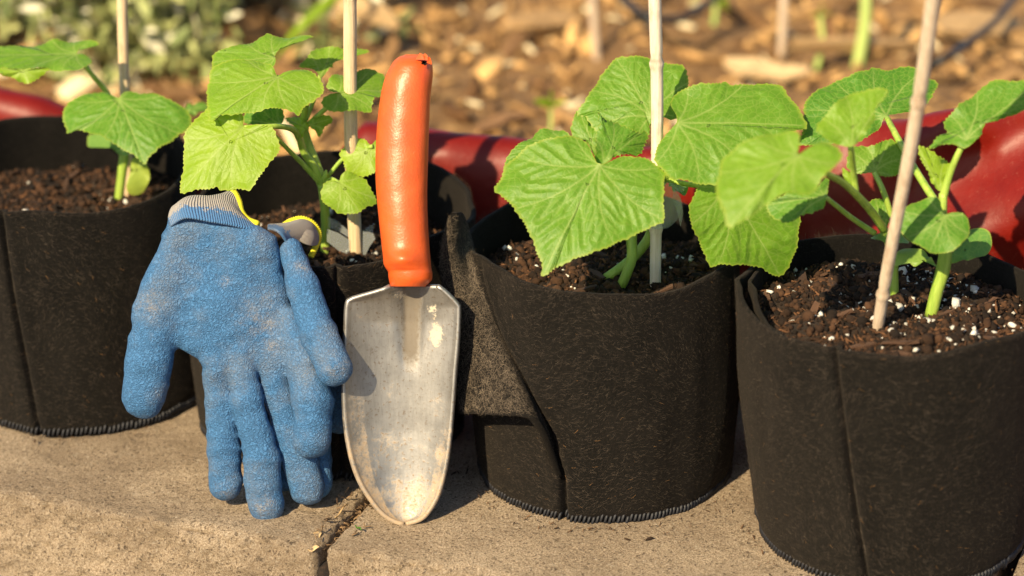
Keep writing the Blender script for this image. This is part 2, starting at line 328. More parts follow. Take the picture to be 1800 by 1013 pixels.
M = dict(felt=m_felt(), fibre=m_attr('felt_fibre', .9, 300, .0001, .1, .1), soil=m_soil(), crumb=m_attr('soil_crumb', .95, 500), perlite=m_attr('perlite', .8, 900, .0006), concrete=m_concrete(),
         leaf=m_leaf('cucumber_leaf', (.088, .252, .018), (.295, .445, .014)), coty=m_leaf('cotyledon', (.12, .28, .05), (.36, .46, .07), .35), stem=m_stem(),
         bamboo=m_bamboo('pale_bamboo', (.56, .46, .34), (.80, .71, .59)), bamboo2=m_bamboo('tan_bamboo', (.52, .37, .21), (.74, .58, .38)), bamboo3=m_bamboo('grey_pink_bamboo', (.46, .35, .25), (.67, .55, .42)),
         latex=m_latex(), knit=m_knit('grey_knit', (.20, .185, .165), (.42, .39, .355)), coat=m_knit('coated_knit', (.20, .185, .165), (.42, .39, .355), True), trim=plain('yellow_overlock', (.60, .56, .02), .9), rubber=m_rubber(), alu=m_alu(), red=m_red(), mulch=m_mulch(),
         chip=m_tint('wood_chip', (.22, .10, .04), (.80, .50, .21), .85, (.2, 1, 1), 160), chipm=m_attr('wood_chips', .9, 200, .002), bark=m_tint('bark_chip', (.09, .045, .025), (.24, .12, .065), .85, (.3, 1, 1), 300),
         clear=m_clear(), thread=plain('black_thread', (.012, .013, .018), .6), hose=plain('black_tubing', (.012, .012, .013), .4), foliage=m_attr('grey_green_leaves', .6, 200, .0005, .3, .15), dry=m_tint('dry_leaf', (.42, .26, .11), (.66, .48, .26), .7),
         onion=plain('pale_green_stem', (.42, .55, .16), .5), ground=m_tint('bare_ground', (.12, .09, .06), (.12, .09, .06), .95, (1, 1, 1), 20))

# ------------------------------------------------------------------ the setting: ground, block wall, mulch bed
def sheet(name, xs, ys, zf, m, kind='structure'):
    X, Y_ = np.meshgrid(xs, ys); V = np.stack([X, Y_, zf(X, Y_)], -1).reshape(-1, 3)
    o = mk(name, V, grid_faces(len(ys), len(xs)), m); o['kind'] = kind; return o
g = np.unique(np.r_[np.linspace(-120, -2, 30), np.linspace(-2, 2, 60), np.linspace(2, 120, 30)])
sheet('ground', g, g, lambda X, Y_: -.21+.004*vnoise(np.stack([X, Y_, X*0], -1), 6), M['ground'])
def mulch_z(X, Y_):
    P = np.stack([X, Y_, X*0], -1); n_ = X*NN[0]+Y_*NN[1]
    return .0+.05*np.clip((n_-.3)/1.2, 0, 2)+.014*fbm(P, 8, 3)
ss = np.unique(np.r_[np.linspace(-9, -1.3, 16), np.linspace(-1.3, 1.4, 180), np.linspace(1.4, 9, 16)]); ns_ = np.unique(np.r_[np.linspace(.275, 2.2, 130), np.linspace(2.2, 12, 24)])
SS, NS = np.meshgrid(ss, ns_); XY = sn(SS, NS)
mulch = mk('mulch_bed', np.concatenate([XY, mulch_z(XY[..., 0], XY[..., 1])[..., None]], -1).reshape(-1, 3), grid_faces(len(ns_), len(ss)), M['mulch']); mulch['kind'] = 'structure'

wall = empty('block_wall', (0, 0, -.2), 'low garden wall of rough tan concrete coping blocks under the black grow bags', 'wall')
def block(s0, s1, n0, n1, z0, z1, fine, seed, name='coping_block'):
    st = .0028 if fine else .012
    def ax(a, b): return np.linspace(a, b, max(4, int((b-a)/st)))
    S_, N_, Z_ = ax(s0, s1), ax(n0, n1), ax(z0, z1); V = []; Fc = []; off = 0
    def face(A, B, fn, flip):
        nonlocal off
        a, b = np.meshgrid(A, B); V.append(fn(a, b).reshape(-1, 3)); f = grid_faces(len(B), len(A))+off; Fc.append(f[:, ::-1] if flip else f); off += a.size
    o = np.ones
    face(S_, N_, lambda a, b: np.stack([a, b, a*0+z1], -1), False)
    face(S_, Z_, lambda a, b: np.stack([a, a*0+n0, b], -1), False)
    face(S_, Z_, lambda a, b: np.stack([a, a*0+n1, b], -1), True)
    face(N_, Z_, lambda a, b: np.stack([a*0+s0, a, b], -1), True)
    face(N_, Z_, lambda a, b: np.stack([a*0+s1, a, b], -1), False)
    V = np.concatenate(V); Fc = np.concatenate(Fc)
    c = np.array([(s0+s1)/2, (n0+n1)/2, (z0+z1)/2]); h = np.array([(s1-s0)/2, (n1-n0)/2, (z1-z0)/2]); q = V-c
    nz = .55*fbm(V, 170, 4, seed)+.35*fbm(V, 60, 2, seed+2); nl = fbm(V, 14, 3, seed+5)
    r = .0085+.0035*nl; r = np.clip(r, .004, .02)[:, None]
    inner = np.clip(q, -(h-r), h-r); d = q-inner; L = np.linalg.norm(d, axis=1, keepdims=True)
    out = np.where(L > 1e-9, inner+d/np.maximum(L, 1e-9)*r, q)
    nrm = np.where(L > 1e-9, d/np.maximum(L, 1e-9), 0)
    edge = (np.abs(d) > .15*r).sum(1) >= 2
    front = (q[:, 1] < -h[1]+.002)
    amp = (.0010+.0034*edge+.0034*front)*np.where(np.abs(q[:, 0]) > h[0]-.010, .35, 1)
    out = out+nrm*(amp*nz)[:, None]+np.array([0, 0, 1])*(.0012*nl*(nrm[:, 2] > .7))[:, None]
    out += c; P = np.c_[sn(out[:, 0], out[:, 1]), out[:, 2]]
    return mk(name, P, Fc, M['concrete'], wall)
JS = -.104
block(JS-.42, JS-.0032, -.084, .228, -.1, 0, True, 3); block(JS+.0032, JS+.42, -.082, .228, -.1, .002, True, 31)
block(JS-.85, JS-.43, -.084, .228, -.1, 0, False, 5); block(JS+.43, JS+.85, -.084, .228, -.1, 0, False, 8)
for k in range(4): block(JS-.64+.425*k-.2, JS-.64+.425*k+.216, -.078, .22, -.215, -.101, False, 11+k, 'wall_block')
mo = np.c_[sn(np.full(40, JS), np.linspace(-.08, .225, 40)), np.linspace(-.022, -.012, 40)]
mo[:, 2] += .003*rng.normal(size=40); V, Fc = tube_geo(mo, .006, 8); mk('joint_soil', V, Fc, M['soil'], wall)

# ------------------------------------------------------------------ red plastic liner behind the bags
def red_liner():
    s = np.linspace(-.85, .75, 260); H = np.interp(s, [-.85, -.5, -.44, -.36, -.27, -.22, -.12, .05, .2, .28, .5, .75], [.158, .152, .132, .105, .105, .165, .163, .175, .215, .235, .25, .24])
    prof = np.array([[.236, .001], [.238, .03], [.244, .08], [.250, .6], [.255, .88], [.262, .97], [.272, 1.0], [.284, .985], [.300, .9], [.318, .78], [.335, .5], [.34, .25], [.342, .101]])
    rows = []
    pr = catmull(prof, 48)
    for i, (n_, z) in enumerate(pr):
        zz = np.where(z < .1, z, np.where(z <= 1.01, z*H, z)) if z > .1 else np.full_like(s, z)
        t = zz/H; right = np.clip((s-.06)/.15, 0, 1)
        n2 = n_+.006*np.sin(s*23+1)*np.sin(math.pi*np.clip(t, 0, 1))+.004*np.sin(s*51)*t
        n2 = n2-right*(.030*np.sin((s*2.2-zz*3.4)*9+.6)*np.sin(math.pi*np.clip(t, 0, 1)*.85)+.008*np.sin((s*2-zz*3)*27))
        q_ = np.stack([s, zz*.5, 0*s], -1); n2 = n2-.009*(1-np.abs(vnoise(q_+np.stack([zz*.6, 0*s, 0*s], -1), 17, 3)))**3*np.clip(t*2, 0, 1)*(i < 34)
        rows.append(np.c_[sn(s, n2), zz+.004*np.sin(s*31)*t*(i > 10)])
    V = np.array(rows); o = mk('red_liner', V.reshape(-1, 3), grid_faces(48, 260), M['red'])
    m = o.modifiers.new('thick', 'SOLIDIFY'); m.thickness = .002; m.offset = 0
    tag(o, 'glossy red plastic liner edging the mulch bed behind the grow bags', 'liner')
red_liner()

# ------------------------------------------------------------------ grow bags with soil
BAGS = {}
class Bag:
    def __init__(s, cb, rb, ct, rt, H, soil, seams, seed, lean=None, hf=None):
        s.cb, s.rb, s.ct, s.rt, s.H, s.soil, s.seed = np.array(cb), rb, np.array(ct), rt, H, soil, seed
        s.hf = hf or (lambda th: 0*th); s.seams = []
        for (a, b) in seams:      # a seam runs from photo column a at the rim to b at the foot
            th = np.linspace(-math.pi*.98, -.02*math.pi, 800)
            f = lambda t, x: th[np.argmin(np.abs(proj(s.P(th, np.full_like(th, t), raw=True))[0]-x))]
            s.seams.append(([0., 1.], [f(0., b), f(1., a)], .0042, .0016))
        s.creases = []
    def P(s, th, t, raw=False):
        th = np.asarray(th); t = np.asarray(t); z = t*(s.H+(s.hf(th)+.0040*vnoise(np.stack([np.cos(th), np.sin(th), 0*th], -1), 1.9, s.seed+9))*(t > .3))
        tt = np.clip(t, 0, 1)[..., None]; c = s.cb*(1-tt)+s.ct*tt; r = s.rb*(1-t)+s.rt*t
        q = np.stack([np.cos(th), np.sin(th), z*3], -1)
        r = r+.0035*np.sin(math.pi*np.clip(t, 0, 1))
        if not raw:
            r = r+.0055*vnoise(q, 1.7, s.seed)*(.4+t)+.0014*vnoise(q, 6, s.seed+3)
            r = r-.004*np.exp(-(t/.035)**2)
            for (ts, hs, dep, wd) in s.seams:
                d = ((th-np.interp(t, ts, hs)+math.pi) % (2*math.pi)-math.pi)*r; r = r-dep*np.exp(-(d/wd)**2)+.0012*np.exp(-((np.abs(d)-.006)/.005)**2)
        return np.stack([c[..., 0]+r*np.cos(th), c[..., 1]+r*np.sin(th), z], -1)
    def crease(s, pts):
        th = np.linspace(-math.pi*1.02, .02*math.pi, 500); t = np.linspace(0, 1, 200); T, TT = np.meshgrid(th, t); x, y = proj(s.P(T, TT, raw=True)); ts, hs = [], []
        for px, py in pts: k = np.argmin(((x-px)**2+(y-py)**2).ravel()); ts.append(TT.ravel()[k]); hs.append(T.ravel()[k])
        o = np.argsort(ts); s.seams.append((list(np.array(ts)[o]), list(np.array(hs)[o]), .0062, .0019))
    def hit(s, px, py):
        """nearest wall point on the camera side that projects to a photo pixel"""
        th = np.linspace(-math.pi*1.02, .02*math.pi, 300); t = np.linspace(0, 1, 120); T, TT = np.meshgrid(th, t)
        Q = s.P(T, TT, raw=True); x, y = proj(Q); return Q.reshape(-1, 3)[np.argmin(((x-px)**2+(y-py)**2).ravel())]
CHV, CHF = chip_variants(8); ICV, ICF = ico_variants(8, .28); BARK = []; PEV = ico_variants(12, .5)[0]
for k in range(6):
    me = bpy.data.meshes.new('bark_chip'); me.from_pydata(CHV[k].tolist(), [], CHF.tolist()); me.materials.append(M['bark']); BARK.append(me)
def build_bag(key, bag, label, soil_label, nper, nchips, perl_bias=0):
    root = empty('grow_bag', (*bag.cb, 0), label, 'grow bag', 'black felt grow bags in a row'); BAGS[key] = bag
    th = np.linspace(0, 2*math.pi, 300, endpoint=False)
    for (_, hs, _, _) in bag.seams: th = np.r_[th, np.linspace(min(hs)-.14, max(hs)+.14, 110 if len(hs) < 3 else 420) % (2*math.pi)]
    th = np.unique(np.round(th, 5)); t = np.r_[0, .01, .025, np.linspace(.04, 1, 100 if bag.seed == 3 else 56)]
    T, TT = np.meshgrid(th, t); V = bag.P(T, TT)
    o = mk('wall', V.reshape(-1, 3), grid_faces(len(t), len(th), True), M['felt'], root)
    m = o.modifiers.new('thick', 'SOLIDIFY'); m.thickness = .0032; m.offset = -1
    # base
    tb = np.linspace(0, 2*math.pi, 60, endpoint=False); B = np.c_[bag.cb[0]+.95*bag.rb*np.cos(tb), bag.cb[1]+.95*bag.rb*np.sin(tb), np.full(60, .003)]
    mk('base', B, [list(range(60))], M['felt'], root)
    # overlocked hem
    n = 190; tk = np.linspace(0, 2*math.pi, n, endpoint=False); P0 = bag.P(tk, np.full(n, .022)); P0[:, 2] = .0052+.0006*rng.normal(size=n)
    rad = np.c_[np.cos(tk), np.sin(tk), 0*tk]; tan = np.c_[-np.sin(tk), np.cos(tk), 0*tk]; up = np.array([0, 0, 1.])
    tv = ICV[0]; HV = []
    for i in range(n):
        u = up*.95+tan[i]*.35; HV.append(P0[i]+rad[i]*.0012+tv[:, :1]*rad[i]*.0022+tv[:, 1:2]*tan[i]*.0013+tv[:, 2:]*u*.0046)
    HF = (ICF[None]+(np.arange(n)*len(tv))[:, None, None]).reshape(-1, 3)
    mk('stitched_hem', np.concatenate(HV), HF, M['thread'], root)
    # loose felt fibres, on the outside and standing off the rim
    nf = 30000; th0 = rng.uniform(-math.pi*1.1, .1*math.pi, nf); t0 = rng.uniform(.05, .985, nf); rim = rng.random(nf) < .10; t0[rim] = rng.uniform(.985, 1.0, rim.sum()); th0[rim] = rng.uniform(0, 6.283, rim.sum())
    ang = 1.6*vnoise(np.stack([np.cos(th0), np.sin(th0), t0*1.6], -1), 2.4, bag.seed+40)+rng.normal(0, .35, nf); ln = rng.uniform(.0012, .0042, nf); cv = rng.normal(0, .4, nf); rr = (bag.rb+bag.rt)/2
    pts = []
    for q in (0, .33, .66, 1):
        a = ang+cv*q; pts.append(bag.P(th0+q*ln*np.cos(a)/rr, np.clip(t0+q*ln*np.sin(a)/bag.H, 0, 1.012))+np.c_[np.cos(th0), np.sin(th0), 0*th0]*(.0003+.0006*q*(1-q)*4*rng.random(nf))[:, None])
    pts = np.stack(pts, 1)
    pts[rim, 1:, 2] += np.abs(rng.normal(0, .0008, (rim.sum(), 1)))*np.array([1, 2, 3])
    side = np.c_[-np.sin(th0)*np.sin(ang), np.cos(th0)*np.sin(ang), -np.cos(ang)]*(rng.uniform(.00002, .00004, nf))[:, None]
    FV = np.stack([pts-side[:, None], pts+side[:, None]], 2).reshape(-1, 3); base = (np.arange(nf)*8)[:, None, None]
    FF = (np.array([[0, 1, 3, 2], [2, 3, 5, 4], [4, 5, 7, 6]])[None]+base).reshape(-1, 4)
    g = rng.random(nf)[:, None]**2.4; cc = np.array([.014, .012, .0105])*(1-g)+np.array([.17, .135, .105])*g; 
    sp = rng.random(nf) < .004; cc[sp] = (.5, .28, .12)
    mk('loose_fibres', FV, FF, M['fibre'], root, False, {'col': np.repeat(cc, 8, 0)})['kind'] = 'stuff'
    # ---- soil
    tz = bag.soil/bag.H; rs = bag.rb*(1-tz)+bag.rt*tz; c = bag.cb*(1-tz)+bag.ct*tz
    nr, na = 44, 150; rad_ = np.linspace(0, 1, nr); aa = np.linspace(0, 2*math.pi, na, endpoint=False); Rr, Aa = np.meshgrid(rad_, aa, indexing='ij')
    def soilz(x, y):
        P = np.stack([x, y, 0*x], -1); rr_ = np.hypot(x-c[0], y-c[1])/rs
        return bag.soil+.0055*fbm(P, 45, 4, bag.seed)+.004*(1-rr_**2)-.004*np.clip((rr_-.85)/.15, 0, 1)
    X = c[0]+Rr*(rs-.0015)*np.cos(Aa); Y_ = c[1]+Rr*(rs-.0015)*np.sin(Aa)
    soil = empty('potting_soil', (c[0], c[1], bag.soil), soil_label, 'soil', 'potting soil in the grow bags')
    mk('soil_surface', np.stack([X, Y_, soilz(X, Y_)], -1).reshape(-1, 3), grid_faces(nr, na, True), M['soil'], soil)
    def rp(n, rmax=.97):
        a = rng.uniform(0, 2*math.pi, n); r = np.sqrt(rng.random(n))*rmax*rs; x = c[0]+r*np.cos(a); y = c[1]+r*np.sin(a); return x, y
    n = 5200; x, y = rp(n); sc = rng.lognormal(-6.5, .45, n); 
    g = rng.random((n, 1))**2; col = np.array([.012, .008, .006])*(1-g)+np.array([.085, .042, .022])*g
    scatter('crumbs', ICV, ICF, np.c_[x, y, soilz(x, y)+sc*.3], np.clip(sc, .0006, .004)[:, None]*rng.uniform(.5, 1.3, (n, 3)), M['crumb'], soil, None, col)
    n = 1700; x, y = rp(n); ln = rng.uniform(.0013, .0042, n); g = rng.random((n, 1))**1.6; col = np.array([.02, .011, .007])*(1-g)+np.array([.20, .095, .045])*g
    scatter('bark_splinters', CHV, CHF, np.c_[x, y, soilz(x, y)+.0012], np.c_[ln, ln*.55, ln*.7], M['crumb'], soil, .5, col)
    n = nper; x, y = rp(n)
    if perl_bias: x = np.where(rng.random(n) < .45, np.clip(x*.4+(c[0]+.055)*.6, c[0]-.09, c[0]+.09), x)
    sc = rng.lognormal(-6.8, .45, n); w = rng.uniform(.42, .8, (n, 1)); col = w*np.array([[1, .97, .9]])
    keep = np.hypot(x-c[0], y-c[1]) < rs*.97; x, y, sc, col = x[keep], y[keep], sc[keep], col[keep]
    scatter('perlite_grains', PEV, ICF, np.c_[x, y, soilz(x, y)+sc*.7], np.clip(sc, .0006, .0032)[:, None]*rng.uniform(.7, 1.2, (len(x), 3)), M['perlite'], soil, None, col, False)
    x, y = rp(nchips, .9); z = soilz(x, y)
    for i in range(nchips):
        b = bpy.data.objects.new('bark_chip', BARK[i % 6]); COL.objects.link(b); b.parent = soil
        b.location = (x[i]-c[0], y[i]-c[1], z[i]-bag.soil+.002); L = random.uniform(.004, .011)
        b.scale = (L, L*random.uniform(.5, 1), L*.5); b.rotation_euler = (random.gauss(0, .3), random.gauss(0, .3), random.uniform(0, 6.28))
    bag.soilz = soilz; bag.c = c; bag.rs = rs
    return root, soil
b1 = Bag((-.318, .220), .098, (-.335, .24), .101, .163, .128, [(0, 72)], 1, hf=lambda th: .008*np.clip(np.sin(th), 0, 1))
b2 = Bag((-.128, .146), .094, (-.130, .156), .101, .163, .130, [(590, 600)], 2, hf=lambda th: .007*np.clip(np.sin(th), 0, 1))
b3 = Bag((.064, .075), .087, (.063, .090), .092, .164, .138, [], 3)
CREASE = [(829, 408), (844, 475), (876, 572), (922, 668), (962, 752), (989, 840), (992, 912)]; b3.crease(CREASE)
b4 = Bag((.252, -.012), .089, (.243, .002), .101, .166, .147, [(1466, 1527)], 4)
build_bag(1, b1, 'black felt grow bag at far left with a slanted seam', 'dark potting soil in the leftmost grow bag', 110, 26)
build_bag(2, b2, 'black felt grow bag half hidden behind the glove and trowel', 'dark potting soil in the bag behind the trowel', 90, 26)
root3, _ = build_bag(3, b3, 'black felt grow bag right of the trowel with a folded over flap', 'dark potting soil in the bag right of the trowel', 130, 26)
root4, _ = build_bag(4, b4, 'black felt grow bag nearest the camera at far right', 'perlite flecked potting soil in the rightmost grow bag', 460, 34, 1)

# doubled fabric fold inside the rim of the fourth bag
def inner_fold():
    th = np.linspace(math.radians(-212), math.radians(-140), 60); V = []
    for t in np.linspace(.86, .992, 12):
        P = b4.P(th, np.full(60, t)); c = b4.ct; off = .0042+.006*np.sin(np.linspace(0, math.pi, 60))**2*(.4+.6*t); d = P[:, :2]-c; P[:, :2] -= d/np.linalg.norm(d, axis=1, keepdims=True)*off[:, None]; V.append(P)
    o = mk('inner_fold', np.array(V).reshape(-1, 3), grid_faces(12, 60), M['felt'], root4); m = o.modifiers.new('thick', 'SOLIDIFY'); m.thickness = .0025
inner_fold()
# the loose flap of the third bag
def flap():
    px_ = [[(792, 388), (800, 374), (811, 380), (824, 408)], [(777, 455), (795, 448), (816, 452), (838, 475)], [(786, 540), (812, 534), (842, 538), (870, 572)],
           [(798, 630), (838, 620), (880, 624), (916, 668)], [(806, 690), (860, 684), (915, 690), (956, 752)], [(809, 728), (876, 730), (944, 746), (985, 845)]]
    lY = (.062, .060, .053, .040, .027, .019); mY = (.060, .054, .044, .027, .008, -.004); st = (.004, .006, .006, .003, -.003, -.015); rows = []
    for k in range(6):
        e = b3.hit(*px_[k][3])+np.array([0, .0020, 0]); y1 = min(mY[k], b3.hit(*px_[k][1])[1]-.004); y2 = min(e[1]+st[k], b3.hit(*px_[k][2])[1]-.003); rows.append([atY(*px_[k][0], lY[k]), atY(*px_[k][1], y1), atY(*px_[k][2], y2), e])
    V = patch(rows, 40, 80); V[..., 1] += .0006*vnoise(V, 120, 4)
    o = mk('flap', V.reshape(-1, 3), grid_faces(80, 40), M['felt'], root3); m = o.modifiers.new('thick', 'SOLIDIFY'); m.thickness = .0042; m.offset = 0
    nf = 12000; i = rng.integers(1, 78, nf); j = rng.integers(1, 38, nf); p0 = V[i, j]; nr = np.cross(V[i, j+1]-p0, V[i+1, j]-p0); nr /= np.linalg.norm(nr, axis=1, keepdims=True)+1e-12; nr *= np.sign(-nr[:, 1:2])
    d = rng.normal(size=(nf, 3)); d -= nr*(d*nr).sum(1, keepdims=True); d /= np.linalg.norm(d, axis=1, keepdims=True); q = np.cross(nr, d); ln = rng.uniform(.0015, .0045, nf)[:, None]; k_ = rng.normal(0, .35, (nf, 1))
    pts = np.stack([p0+nr*.0024+d*ln*u+q*ln*k_*u*u for u in (0, .33, .66, 1)], 1); sd_ = q*.00005
    FV = np.stack([pts-sd_[:, None], pts+sd_[:, None]], 2).reshape(-1, 3); FF = (np.array([[0, 1, 3, 2], [2, 3, 5, 4], [4, 5, 7, 6]])[None]+(np.arange(nf)*8)[:, None, None]).reshape(-1, 4)
    g = rng.random(nf)[:, None]**2; cc = np.array([.04, .034, .028])*(1-g)+np.array([.24, .19, .14])*g
    mk('flap_fibres', FV, FF, M['fibre'], root3, False, {'col': np.repeat(cc, 8, 0)})['kind'] = 'stuff'
flap()

# ------------------------------------------------------------------ cucumber leaves
REG = {'A': (0, 0, 1520/600), 'C': (300, 20, 881/400), 'E': (840, 60, 1266/600), 'G': (1240, 60, 978/560), 'P': (0, 0, 1.)}
def rp_(reg, pts):
    x0, y0, s = REG[reg]; a = np.array(pts, float); return np.c_[x0+a[:, 0]/s, y0+a[:, 1]/s]
def seg_dist(P, a, b):
    d = b-a; t = np.clip(((P-a)@d)/(d@d+1e-12), 0, 1); return np.linalg.norm(P-(a+t[:, None]*d), axis=1), t
def leaf(name, parent, reg, outline, base, Y, N, tint, m='leaf', cup=.10, wave=.0016, teeth=.0010, quilt=.0011, veins=True, tip=None, fold=.0, seed=0, label=None):
    N = np.array(N, float); N /= np.linalg.norm(N)
    o2 = rp_(reg, outline); bp = rp_(reg, [base])[0]; P0 = atY(bp[0], bp[1], Y)
    d = ray(o2[:, 0], o2[:, 1]); t = ((P0-CAM)@N)/(d@N); O = CAM+d*t[:, None]-P0
    if tip is None: T3 = O[np.argmax(np.linalg.norm(O, axis=1))]
    else:
        tp = rp_(reg, [tip])[0]; dd = ray(tp[0], tp[1]); T3 = CAM+dd*(((P0-CAM)@N)/(dd@N))-P0
    ty = T3/np.linalg.norm(T3); tx = np.cross(ty, N); L = np.linalg.norm(T3)
    o = np.c_[O@tx, O@ty]; per = np.linalg.norm(np.roll(o, -1, 0)-o, axis=1).sum()
    M_ = int(np.clip(per/.00075, 60, 420)); oc = catmull(o, 2000, True); cl = np.r_[0, np.cumsum(np.linalg.norm(np.roll(oc, -1, 0)-oc, axis=1))]; oc = np.vstack([oc, oc[:1]])
    u = np.linspace(0, cl[-1], M_, endpoint=False); oc = np.c_[np.interp(u, cl, oc[:, 0]), np.interp(u, cl, oc[:, 1])]
    tn = np.roll(oc, -1, 0)-np.roll(oc, 1, 0); tn /= np.linalg.norm(tn, axis=1, keepdims=True)+1e-12; area = (oc[:, 0]*np.roll(oc[:, 1], -1)-np.roll(oc[:, 0], -1)*oc[:, 1]).sum()
    nr = np.c_[tn[:, 1], -tn[:, 0]]*np.sign(area); ph = u/.0034+.5*np.sin(u*300+seed); far = np.clip(np.linalg.norm(oc, axis=1)/(.35*L), 0, 1)
    oc = oc+nr*((teeth*(1-2*np.abs((ph % 1)-.35)*1.1).clip(0, 1)**1.5+.0003*np.sin(u*420+seed*3))*far)[:, None]
    cen = oc.mean(0)*.62
    K = int(np.clip(np.linalg.norm(oc-cen, axis=1).mean()/.0008, 14, 70)); sr = np.linspace(0, 1, K+1)[1:]
    G = np.vstack([cen[None], (cen+(oc-cen)[None]*sr[:, None, None]).reshape(-1, 2)]); rr = np.r_[0, np.repeat(sr, M_)]
    Fc = (grid_faces(K, M_, True)+1).tolist()+[[0, 1+i, 1+(i+1) % M_] for i in range(M_)]
    v = np.zeros(len(G)); near = np.full(len(G), 1.); sg = []
    if veins:
        angs = np.arctan2(oc[:, 0], oc[:, 1]); rad = np.linalg.norm(oc, axis=1)
        for a in (0, 36, -36, 74, -74, 118, -118):
            a = math.radians(a); dif = np.abs((angs-a+math.pi) % (2*math.pi)-math.pi); near_ = dif < .12
            if not near_.any(): continue
            R_ = rad[near_].max()*.96
            if R_ < .008: continue
            dr = np.array([math.sin(a), math.cos(a)]); bend = np.array([dr[1], -dr[0]])*np.sign(a)*(-.08)*R_
            q = [dr*R_*f+bend*math.sin(f*math.pi) for f in np.linspace(0, 1, 6)]
            for i in range(5): sg.append((q[i], q[i+1], .00075*(1-.13*i), 1.))
            for i, f in enumerate((.24, .43, .62, .80)):
                for sd_ in (-1, 1):
                    st_ = dr*R_*(f+.045*sd_+.02*math.sin(seed*5+i*7+a*3))+bend*math.sin(f*math.pi); a2 = a+sd_*math.radians(42); d2 = np.array([math.sin(a2), math.cos(a2)]); l2 = R_*(.34*(1-f)+.10); m2 = st_+d2*l2*.5+dr*l2*.04
                    sg.append((st_, m2, .00042, .42)); sg.append((m2, st_+d2*l2+dr*l2*.28, .00034, .30))
        for (a, b, w, s_) in sg:
            dd, _ = seg_dist(G, a, b); v = np.maximum(v, s_*np.exp(-(dd/w)**2)); near = np.minimum(near, dd/(.6+.4*s_))
    x, y = G[:, 0]/L, G[:, 1]/L; r2 = x*x+(y-.35)**2
    h = -cup*L*r2*1.4-fold*L*np.abs(x)+wave*np.sin(np.arctan2(G[:, 0]-cen[0], G[:, 1]-cen[1])*5+seed)*rr**3
    if veins: h = h+quilt*(1-np.exp(-(near/.0052)**2))*np.clip((1-rr)*6, .25, 1)
    h = h+.0008*fbm(np.c_[G, G[:, 0]*0+seed], 55, 2, seed)
    V = P0+G[:, :1]*tx+G[:, 1:]*ty+h[:, None]*N
    ob = mk(name, V, Fc, M[m], parent, True, {'vein': v, 'edge': np.clip((rr-.955)/.045, 0, 1)}); ob['tint'] = float(tint)
    if label: ob['label'] = label
    return ob
def P3(reg, pts): 
    return [atY(*rp_(reg, [(a, b)])[0], y) for a, b, y in pts]

# ---- plant 1
p = atZ(209, 354, .130); pl = empty('cucumber_seedling', p, 'young cucumber plant with one broad drooping leaf in the leftmost bag', 'plant', 'young cucumber plants'); y0 = p[1]
leaf('leaf', pl, 'A', [(340,232),(360,210),(400,203),(438,198),(430,188),(400,180),(340,176),(270,182),(200,190),(120,200),(50,208),(-40,215),(-110,240),(-90,290),(-20,312),(40,315),(120,310),(200,305),(290,310),(345,310),(375,297),(400,275),(403,255),(390,238),(365,230)], (338,233), y0-.03, (-.1,-.28,.95), .25, cup=.05, seed=1, tip=(-110,250))
leaf('leaf', pl, 'A', [(-20,305),(40,308),(120,308),(200,305),(218,310),(170,345),(130,372),(90,362),(60,347),(0,330)], (100,306), y0-.045, (-.1,-.9,.25), .8, cup=.05, seed=2, tip=(130,372))
leaf('leaf', pl, 'A', [(530,432),(515,425),(490,408),(455,395),(420,393),(360,400),(310,425),(275,460),(270,490),(280,530),(290,560),(330,553),(380,572),(420,590),(450,600),(500,630),(560,660),(610,690),(640,715),(660,690),(700,655),(750,620),(790,580),(825,550),(845,520),(830,480),(800,455),(760,440),(700,415),(640,408),(590,402),(560,405),(540,420)], (530,436), y0-.035, (-.05,-.62,.78), .12, cup=.16, quilt=.0016, seed=3, tip=(640,715))
leaf('leaf', pl, 'A', [(820,475),(870,462),(915,458),(915,485),(860,510),(835,505)], (825,490), y0+.04, (0,-.6,.8), .0, seed=4, tip=(915,470))
leaf('cotyledon', pl, 'A', [(380,600),(395,585),(430,590),(480,615),(530,640),(560,670),(575,695),(540,690),(500,665),(450,655),(400,650),(382,630)], (570,690), y0-.005, (-.2,-.55,.8), .15, 'coty', teeth=0, veins=False, seed=5)
leaf('cotyledon', pl, 'A', [(590,705),(580,760),(565,820),(570,860),(600,872),(640,855),(662,810),(665,765),(650,725),(625,705)], (600,705), y0-.008, (.1,-.95,.2), 1., 'coty', teeth=0, veins=False, seed=6)
tube('stem', P3('A', [(527,905,y0),(540,800,y0),(553,690,y0),(560,600,y0),(548,470,y0-.02)]), [.0034,.0034,.0036,.003,.0025], M['stem'], pl)
tube('petiole', P3('A', [(552,560,y0),(500,450,y0-.01),(455,385,y0-.015),(415,340,y0-.02),(350,250,y0-.024)]), [.0024,.002,.0018], M['stem'], pl)
tube('petiole', P3('A', [(556,620,y0),(548,520,y0-.015),(530,445,y0-.028)]), .0018, M['stem'], pl)

# ---- plant 2
p = atZ(571, 447, .131); pl = empty('cucumber_seedling', p, 'young cucumber plant with stacked bright leaves between the glove and the trowel handle', 'plant', 'young cucumber plants'); y0 = p[1]
leaf('leaf', pl, 'C', [(405,178),(400,168),(430,145),(480,125),(520,108),(548,92),(510,86),(450,92),(400,95),(378,88),(360,100),(300,122),(230,140),(165,165),(160,188),(165,210),(230,215),(300,218),(370,222),(405,205)], (408,182), y0-.015, (-.15,-.38,.9), .35, cup=.06, seed=7, tip=(160,190))
leaf('leaf', pl, 'C', [(410,240),(385,205),(330,182),(260,180),(190,195),(150,225),(145,260),(135,300),(140,350),(150,415),(190,400),(250,395),(320,382),(370,375),(420,372),(470,378),(490,385),(510,355),(550,325),(582,300),(585,280),(570,245),(540,220),(500,210),(450,220),(425,240)], (412,246), y0-.035, (-.1,-.60,.8), .5, cup=.12, seed=8, tip=(150,415))
